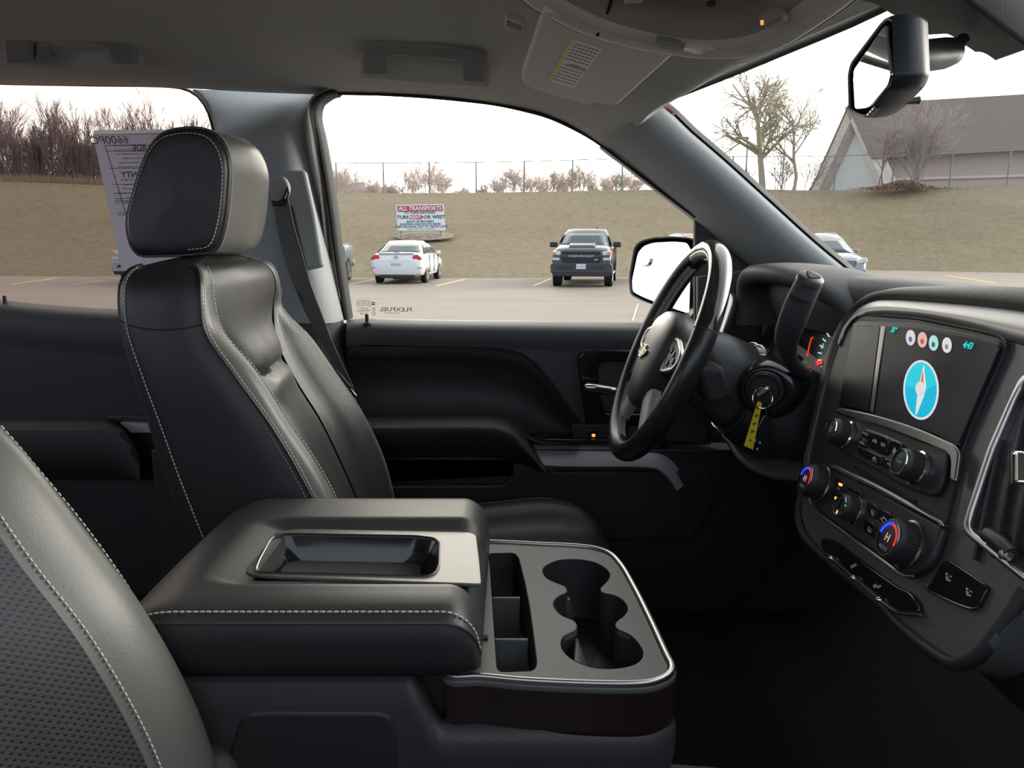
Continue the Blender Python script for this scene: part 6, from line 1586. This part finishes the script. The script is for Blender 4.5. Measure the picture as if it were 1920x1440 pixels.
def cabin(par, m, xb0, xb1, zb, wb, xr0, xr1, zr, wr_, pil=.07, sides=(0, .48, 1), glassx=None):
    """greenhouse: painted shell with separate glass panes"""
    def ringp(t, ins=0):
        x0, x1, w = lerp(xb0, xr0, t), lerp(xb1, xr1, t), lerp(wb, wr_, t); z = lerp(zb, zr, t)
        return x0, x1, w, z
    rows = []
    for t, e_ in ((0, 0), (.5, .015), (.9, .0), (1.0, -.05)):
        x0, x1, w, z = ringp(t); w += e_; z += 0
        if t == 1.0: x0 += .10; x1 -= .12; z += .045
        r = [V((x0+.05, -w*.93, z)), V((lerp(x0, x1, .15), -w, z)), V((lerp(x0, x1, .5), -w*1.0, z)), V((lerp(x0, x1, .85), -w, z)), V((x1-.07, -w*.93, z)), V((x1+.01, -w*.5, z)), V((x1+.03, 0, z))]
        r += [V((p.x, -p.y, p.z)) for p in r[:-1][::-1]]+[V((x0-.02, w*.5, z)), V((x0-.04, 0, z)), V((x0-.02, -w*.5, z))]
        rows.append(r)
    c = sum(rows[-1], V())/len(rows[-1])
    rows.append([p.lerp(c, .5)+V((0, 0, .02)) for p in rows[-1]]); rows.append([p.lerp(c, .98)+V((0, 0, .005)) for p in rows[-1]])
    b = MB(); b.grid(rows, True); shell = put('cabin', b.me(), m, par, smooth=45)
    def quad(name, P, o):
        P = [p+o for p in P]; b = MB(); b.grid([[P[0].lerp(P[1], i/6) for i in range(7)], [P[3].lerp(P[2], i/6) for i in range(7)]])
        for v in b.v: pass
        return put(name, b.me(), M_cglass, par, solid=.012, smooth=60)
    def pt(x, t, s):        # point on the cabin side
        x0, x1, w, z = ringp(t); return V((lerp(x0, x1, x), s*(w+.012 if 0 < t < 1 else w), z))
    t0, t1 = .06, .86
    for s in (-1, 1):
        for i in range(len(sides)-1):
            a, c_ = sides[i], sides[i+1]
            a += .06 if i == 0 else .012; c_ -= .05 if i == len(sides)-2 else .012
            quad('side_window', [pt(a, t0, s), pt(c_, t0, s), pt(lerp(a, .5, .05), t1, s), pt(lerp(a, .5, .05), t1, s)] if False else [pt(a, t0, s), pt(c_, t0, s), pt(c_, t1, s), pt(a, t1, s)], V((0, s*.022, 0)))
    x0, x1, w, z = ringp(t0); X0, X1, W_, Z_ = ringp(t1)
    for nm, xa, xc, sg in (('windshield', x1, X1, 1), ('rear_window', x0, X0, -1)):
        rws = []
        for k in range(5):
            t = k/4; xx = lerp(xa, xc, t); ww = lerp(w, W_, t)*.88; zz = lerp(z, Z_, t)
            rws.append([V((xx+sg*(.075-.075*abs(u)**2), u*ww, zz)) for u in (-1, -.6, -.2, .2, .6, 1)])
        b = MB(); b.grid(rws); put(nm, b.me(), M_cglass, par, solid=.012, smooth=60)
    return shell
def wheel(par, x, y, r, w):
    s = 1 if y > 0 else -1
    M = Matrix.Translation((x, y, r)) @ Matrix.Rotation(-s*pi/2, 4, 'X')
    t = lathe('wheel', [(.001, -w), (r*.92, -w), (r, -w*.8), (r, -w*.15), (r*.94, 0), (r*.70, .0), (r*.66, -.03), (.001, -.04)], M, M_tire, par, 28)
    b = MB(); b.lathe([(r*.62, -.035), (r*.68, -.005), (r*.70, .004), (r*.66, .006), (r*.60, -.02)], M, 28)
    for k in range(5):
        a = 2*pi*k/5; d = V((cos(a), sin(a), 0)); n = V((-sin(a), cos(a), 0))
        P = [d*.04-n*.05, d*.04+n*.05, d*r*.64+n*.035, d*r*.64-n*.035]
        b.add([M @ (p+V((0, 0, .0))) for p in P]+[M @ (p+V((0, 0, -.03))) for p in P], [(0,1,2,3), (7,6,5,4), (0,4,5,1), (1,5,6,2), (2,6,7,3), (3,7,4,0)])
    b.lathe([(.001, .008), (.06, .008), (.07, -.01), (.07, -.035), (.001, -.035)], M, 12)
    put('rim', b.me(), M_alloy, t, smooth=40)
    Ma_ = Matrix.Translation((x, y-s*.008, r*1.0)) @ Matrix.Rotation(-s*pi/2, 4, 'X')
    lathe('wheel_arch', [(.001, -.06), (r*1.17, -.06), (r*1.17, .004), (.001, .004)], Ma_, M_cblack, par, 32)
def strip_(name, par, pts, thick, m, M=None, bevel=.004):
    return plate(name, [pts], M, thick, m, par, bevel=bevel)
def face(x, z, front=True):   # local 2D plane on the nose (front) or tail: x to the viewer's right
    return frame(V((x, 0, z)), (0, 1 if front else -1, 0), (0, 0, 1))
def car_mirror(par, x, y, z, m, s=.12):
    sg = 1 if y > 0 else -1
    box('wing_mirror', (x-.06, min(y, y+sg*s*2), z-s*.7), (x+.10, max(y, y+sg*s*2), z+s*.7), m, par, bevel=.035, seg=3)
def sedan(loc, rz):
    m = paint('white_car_paint', (.66, .67, .69))
    o = thing('sedan', 'white four-door sedan parked with its rear towards us, left of the pickup', 'car', loc, world=False, rz=rz)
    hull('body', [(-2.50,.70,.42,.66,.70,.9),(-2.48,.84,.34,.76,.84,.9),(-2.42,.895,.30,.86,.99,.86),(-2.34,.91,.28,.90,1.055,.82),(-2.1,.92,.26,.92,1.075,.80),(-1.5,.925,.25,.93,1.08,.80),(-.5,.925,.22,.93,1.02,.9),(.6,.925,.22,.92,1.0,.9),(1.1,.92,.22,.90,1.0,.84),(1.6,.915,.24,.86,.94,.80),(2.1,.90,.26,.78,.86,.78),(2.38,.84,.30,.66,.74,.78),(2.48,.72,.36,.54,.60,.8)], m, o)
    cabin(o, m, -1.85, 1.15, 1.03, .84, -.98, .12, 1.43, .62, sides=(0, .40, .75, 1))
    for x in (-1.42, 1.42):
        for s in (-1, 1): wheel(o, x, s*.915, .325, .21)
    Mf_ = face(-2.49, 0, False)
    for s in (-1, 1):
        plate('tail_lamp', [rnd([V((s*.88, .84)), V((s*.60, .80)), V((s*.56, .86)), V((s*.60, 1.00)), V((s*.76, 1.02)), V((s*.90, .90))], .03)], Mf_ @ Matrix.Translation((0, 0, -.02)), .12, M_tail, o, bevel=.02)
    pl = plate('licence_plate', [[(-.155,.60),(.155,.60),(.155,.75),(-.155,.75)]], Mf_ @ Matrix.Translation((0, 0, .012)), .02, M_plate, o)
    text('plate_text', '9U2 4K7', .10, Mf_ @ Matrix.Translation((0, .675, .014)), M_pltext, pl)
    plate('bumper_seam', [[(-.90,.555),(.90,.555),(.90,.57),(-.90,.57)]], Mf_ @ Matrix.Translation((0, 0, .006)), .05, M_cblack, o)
    plate('trunk_seam', [[(-.56,.80),(.56,.80),(.56,.81),(-.56,.81)]], Mf_ @ Matrix.Translation((0, 0, .006)), .05, M_plate, o)
    plate('emblem', [[(x*.085, .935+y*.05) for x, y in ((-1,-.4),(-.8,.4),(-.35,.4),(-.3,1),(.4,1),(.35,.4),(1,.4),(.8,-.4),(.35,-.4),(.3,-1),(-.4,-1),(-.35,-.4))]], Mf_ @ Matrix.Translation((0, 0, .03)), .03, M_alloy, o)
    box('brake_light', (-2.32, -.10, 1.068), (-2.22, .10, 1.10), M_tail, o, bevel=.01)
    box('spoiler_lip', (-2.46, -.62, 1.045), (-2.30, .62, 1.078), m, o, bevel=.012)
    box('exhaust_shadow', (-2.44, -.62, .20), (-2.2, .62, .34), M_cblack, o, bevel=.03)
    for s in (-1, 1):
        car_mirror(o, .62, s*.90, 1.04, m, .09)
        for x in (-.75, .28): box('door_handle', (x, min(s*.92, s*.95), .86), (x+.20, max(s*.92, s*.95), .89), m, o, bevel=.01)
        for x in (-.95, .05, 1.02): box('door_seam', (x, min(s*.90, s*.934), .36), (x+.012, max(s*.90, s*.934), .98), M_cblack, o, bevel=0)
    return o
def pickup(label, col, loc, rz, seed=0):
    m = paint('pickup_paint', col)
    o = thing('pickup_truck', label, 'pickup truck', loc, world=False, rz=rz)
    hull('body', [(-2.95,.90,.55,.80,.86,.92),(-2.92,.97,.50,1.25,1.33,.93),(-2.6,.985,.48,1.28,1.34,.93),(-1.2,.99,.46,1.28,1.34,.93),(-1.15,.99,.44,1.24,1.30,.9),(1.3,.99,.44,1.22,1.30,.88),(1.75,.985,.46,1.22,1.36,.80),(2.5,.98,.48,1.16,1.30,.80),(2.80,.96,.44,1.08,1.22,.82),(2.90,.93,.42,1.0,1.13,.84),(2.93,.88,.42,.9,1.02,.86)], m, o)
    box('bed_liner', (-2.84, -.84, 1.30), (-1.24, .84, 1.365), M_cblack, o, bevel=.02)
    cabin(o, m, -1.22, 1.55, 1.29, .90, -1.02, .72, 1.83, .70, sides=(0, .44, 1))
    for x in (-1.85, 1.90):
        for s in (-1, 1): wheel(o, x, s*.985, .405, .27)
    Mn = face(2.935, 0)
    g = plate('grille', [rnd([V((-.60,.80)), V((.60,.80)), V((.66,.90)), V((.62,1.16)), V((-.62,1.16)), V((-.66,.90))], .04)], Mn @ Matrix.Translation((0, 0, .015)), .08, M_cblack, o, bevel=.01)
    mb = MB()
    for i in range(9):
        z = .83+i*.038
        if 0.955 < z < 1.04: continue
        mb.box((2.945, -.60, z), (2.965, .60, z+.012))
    for i in range(17): mb.box((2.944, -.60+i*.075, .82), (2.962, -.588+i*.075, 1.15))
    put('grille_mesh', mb.me(), M_cblack, g, smooth=0)
    bar = plate('grille_bar', [rnd([V((-.68,.965)), V((.68,.965)), V((.68,1.045)), V((-.68,1.045))], .015)], Mn @ Matrix.Translation((0, 0, .045)), .05, m, g, bevel=.008)
    text('grille_lettering', 'CHEVROLET', .085, Mn @ Matrix.Translation((0, 1.005, .048)), M_alloy, g, sx=1.75, depth=.006, bold=.002)
    plate('badge', [[(.42,.885),(.53,.885),(.53,.91),(.42,.91)]], Mn @ Matrix.Translation((0, 0, .05)), .03, M_plate, g)
    for s in (-1, 1):
        plate('head_lamp', [rnd([V((s*.68,1.03)), V((s*.96,1.04)), V((s*.95,1.15)), V((s*.72,1.16)), V((s*.66,1.12))], .02)], Mn @ Matrix.Translation((0, 0, -.0)), .16, M_lamp, o, bevel=.02)
        plate('turn_lamp', [[(s*.82,1.055),(s*.95,1.06),(s*.94,1.135),(s*.82,1.14)]], Mn @ Matrix.Translation((0, 0, .006)), .05, M_orange, o)
        plate('lower_lamp', [rnd([V((s*.70,.87)), V((s*.93,.88)), V((s*.93,.95)), V((s*.70,.955))], .015)], Mn @ Matrix.Translation((0, 0, .006)), .14, M_lamp, o, bevel=.01)
        plate('bumper_vent', [rnd([V((s*.24,.60)), V((s*.80,.60)), V((s*.72,.69)), V((s*.24,.68))], .03)], Mn @ Matrix.Translation((0, 0, .045)), .05, M_cblack, o, bevel=.008)
        car_mirror(o, 1.08, s*.96, 1.36, M_cblack, .13)
        for x in (-.62, .42): box('door_handle', (x, min(s*.98, s*1.012), 1.10), (x+.22, max(s*.98, s*1.012), 1.135), M_cblack, o, bevel=.01)
        for x in (-1.16, .02, 1.28): box('door_seam', (x, min(s*.97, s*.998), .52), (x+.014, max(s*.97, s*.998), 1.26), M_cblack, o, bevel=0)
        plate('tail_lamp', [rnd([V((s*.80,.98)), V((s*.955,.98)), V((s*.955,1.28)), V((s*.80,1.28))], .02)], face(-2.93, 0, False) @ Matrix.Translation((0, 0, .01)), .10, M_tail, o, bevel=.01)
        box('side_step', (-.95, min(s*.86, s*1.0), .36), (1.1, max(s*.86, s*1.0), .41), M_alloy, o, bevel=.015)
    plate('front_bumper', [rnd([V((-.98,.46)), V((.98,.46)), V((1.0,.72)), V((.92,.80)), V((-.92,.80)), V((-1.0,.72))], .05)], Mn @ Matrix.Translation((0, 0, .03)), .20, m, o, bevel=.03)
    plate('air_dam', [rnd([V((-.90,.36)), V((.90,.36)), V((.95,.50)), V((-.95,.50))], .03)], Mn @ Matrix.Translation((0, 0, .02)), .16, M_cblack, o, bevel=.02)
    pl = plate('licence_plate', [[(-.155,.60),(.155,.60),(.155,.755),(-.155,.755)]], Mn @ Matrix.Translation((0, 0, .065)), .02, M_plate, o)
    text('plate_text', '1 A 3312', .09, Mn @ Matrix.Translation((0, .675, .068)), M_pltext, pl)
    b = MB(); b.grid([[V((x, y, z)) for y in (-.42, -.3, 0, .3, .42)] for x, z in ((1.7, 1.375), (1.85, 1.42), (2.5, 1.37), (2.7, 1.27))]); put('hood_scoop', b.me(), m, o, smooth=50, solid=.03)
    box('roof_antenna', (.1, .33, 1.88), (.22, .36, 1.96), M_cblack, o, bevel=.01)
    plate('rear_bumper', [rnd([V((-.98,.50)), V((.98,.50)), V((.98,.74)), V((-.98,.74))], .04)], face(-3.02, 0, False), .16, M_alloy, o, bevel=.02)
    return o
def minivan(name, label, cat, col, loc, rz):
    m = paint('van_paint', col)
    o = thing(name, label, cat, loc, world=False, rz=rz)
    hull('body', [(-2.5,.84,.45,.95,1.02,.92),(-2.46,.95,.36,1.02,1.06,.92),(-1.5,.985,.28,1.02,1.07,.92),(.6,.99,.26,1.00,1.06,.90),(1.25,.985,.26,.98,1.10,.84),(1.7,.97,.27,.93,1.04,.82),(2.2,.94,.28,.84,.95,.80),(2.45,.88,.30,.74,.84,.80),(2.55,.76,.34,.62,.70,.82)], m, o)
    cabin(o, m, -2.4, 1.55, 1.05, .90, -2.2, .35, 1.68, .74, sides=(0, .30, .62, .95))
    for x in (-1.5, 1.55):
        for s in (-1, 1): wheel(o, x, s*.975, .345, .22)
    Mn = face(2.56, 0)
    for s in (-1, 1):
        plate('head_lamp', [rnd([V((s*.50,.70)), V((s*.88,.74)), V((s*.87,.90)), V((s*.74,.92)), V((s*.52,.82))], .03)], Mn @ Matrix.Translation((0, 0, -.02)), .34, M_lamp, o, bevel=.03)
        car_mirror(o, .95, s*.95, 1.12, m, .10)
        for x in (-.3, .5): box('door_handle', (x, min(s*.98, s*1.01), .88), (x+.2, max(s*.98, s*1.01), .91), m, o, bevel=.01)
    g = plate('grille', [rnd([V((-.46,.60)), V((.46,.60)), V((.50,.80)), V((-.50,.80))], .03)], Mn @ Matrix.Translation((0, 0, .012)), .08, M_cblack, o, bevel=.01)
    for z in (.65, .70, .75): plate('grille_slat', [[(-.45, z), (.45, z), (.45, z+.018), (-.45, z+.018)]], Mn @ Matrix.Translation((0, 0, .022)), .02, M_alloy, g, bevel=.003)
    plate('front_bumper', [rnd([V((-.86,.30)), V((.86,.30)), V((.88,.52)), V((-.88,.52))], .05)], Mn @ Matrix.Translation((0, 0, .01)), .22, m, o, bevel=.04)
    b = MB(); b.box((-1.9, -.62, 1.73), (.1, -.58, 1.77)); b.box((-1.9, .58, 1.73), (.1, .62, 1.77)); put('roof_rails', b.me(), M_alloy, o, bevel=.01)
    return o
def ground(px, Y): return V((((px-960)/F)*(Y*cos(TH)+EYE.z*sin(TH)), Y, 0))
S = ground(769, 29.4); sedan(S, pi/2-.06)
T = ground(1100, 27.9); pickup('dark blue grey pickup truck parked facing us, seen through the driver window', (.020, .028, .040), T, -pi/2-.16)
pickup('grey pickup truck with only its rear end showing beside the window frame', (.13, .15, .165), ground(583, 27.6), -pi/2+.0)
pickup('silver pickup truck almost hidden behind the paper in the rear window', (.30, .31, .32), ground(335, 29.3), -pi/2)
minivan('minivan', 'silver minivan parked facing us, seen through the windshield beside the front pillar', 'minivan', (.19, .205, .21), ground(1527, 29.3), -pi/2-.04)
minivan('parked_van', 'red vehicle with only its roof showing above the door mirror', 'car', (.34, .03, .05), ground(1305, 29.8), -pi/2)
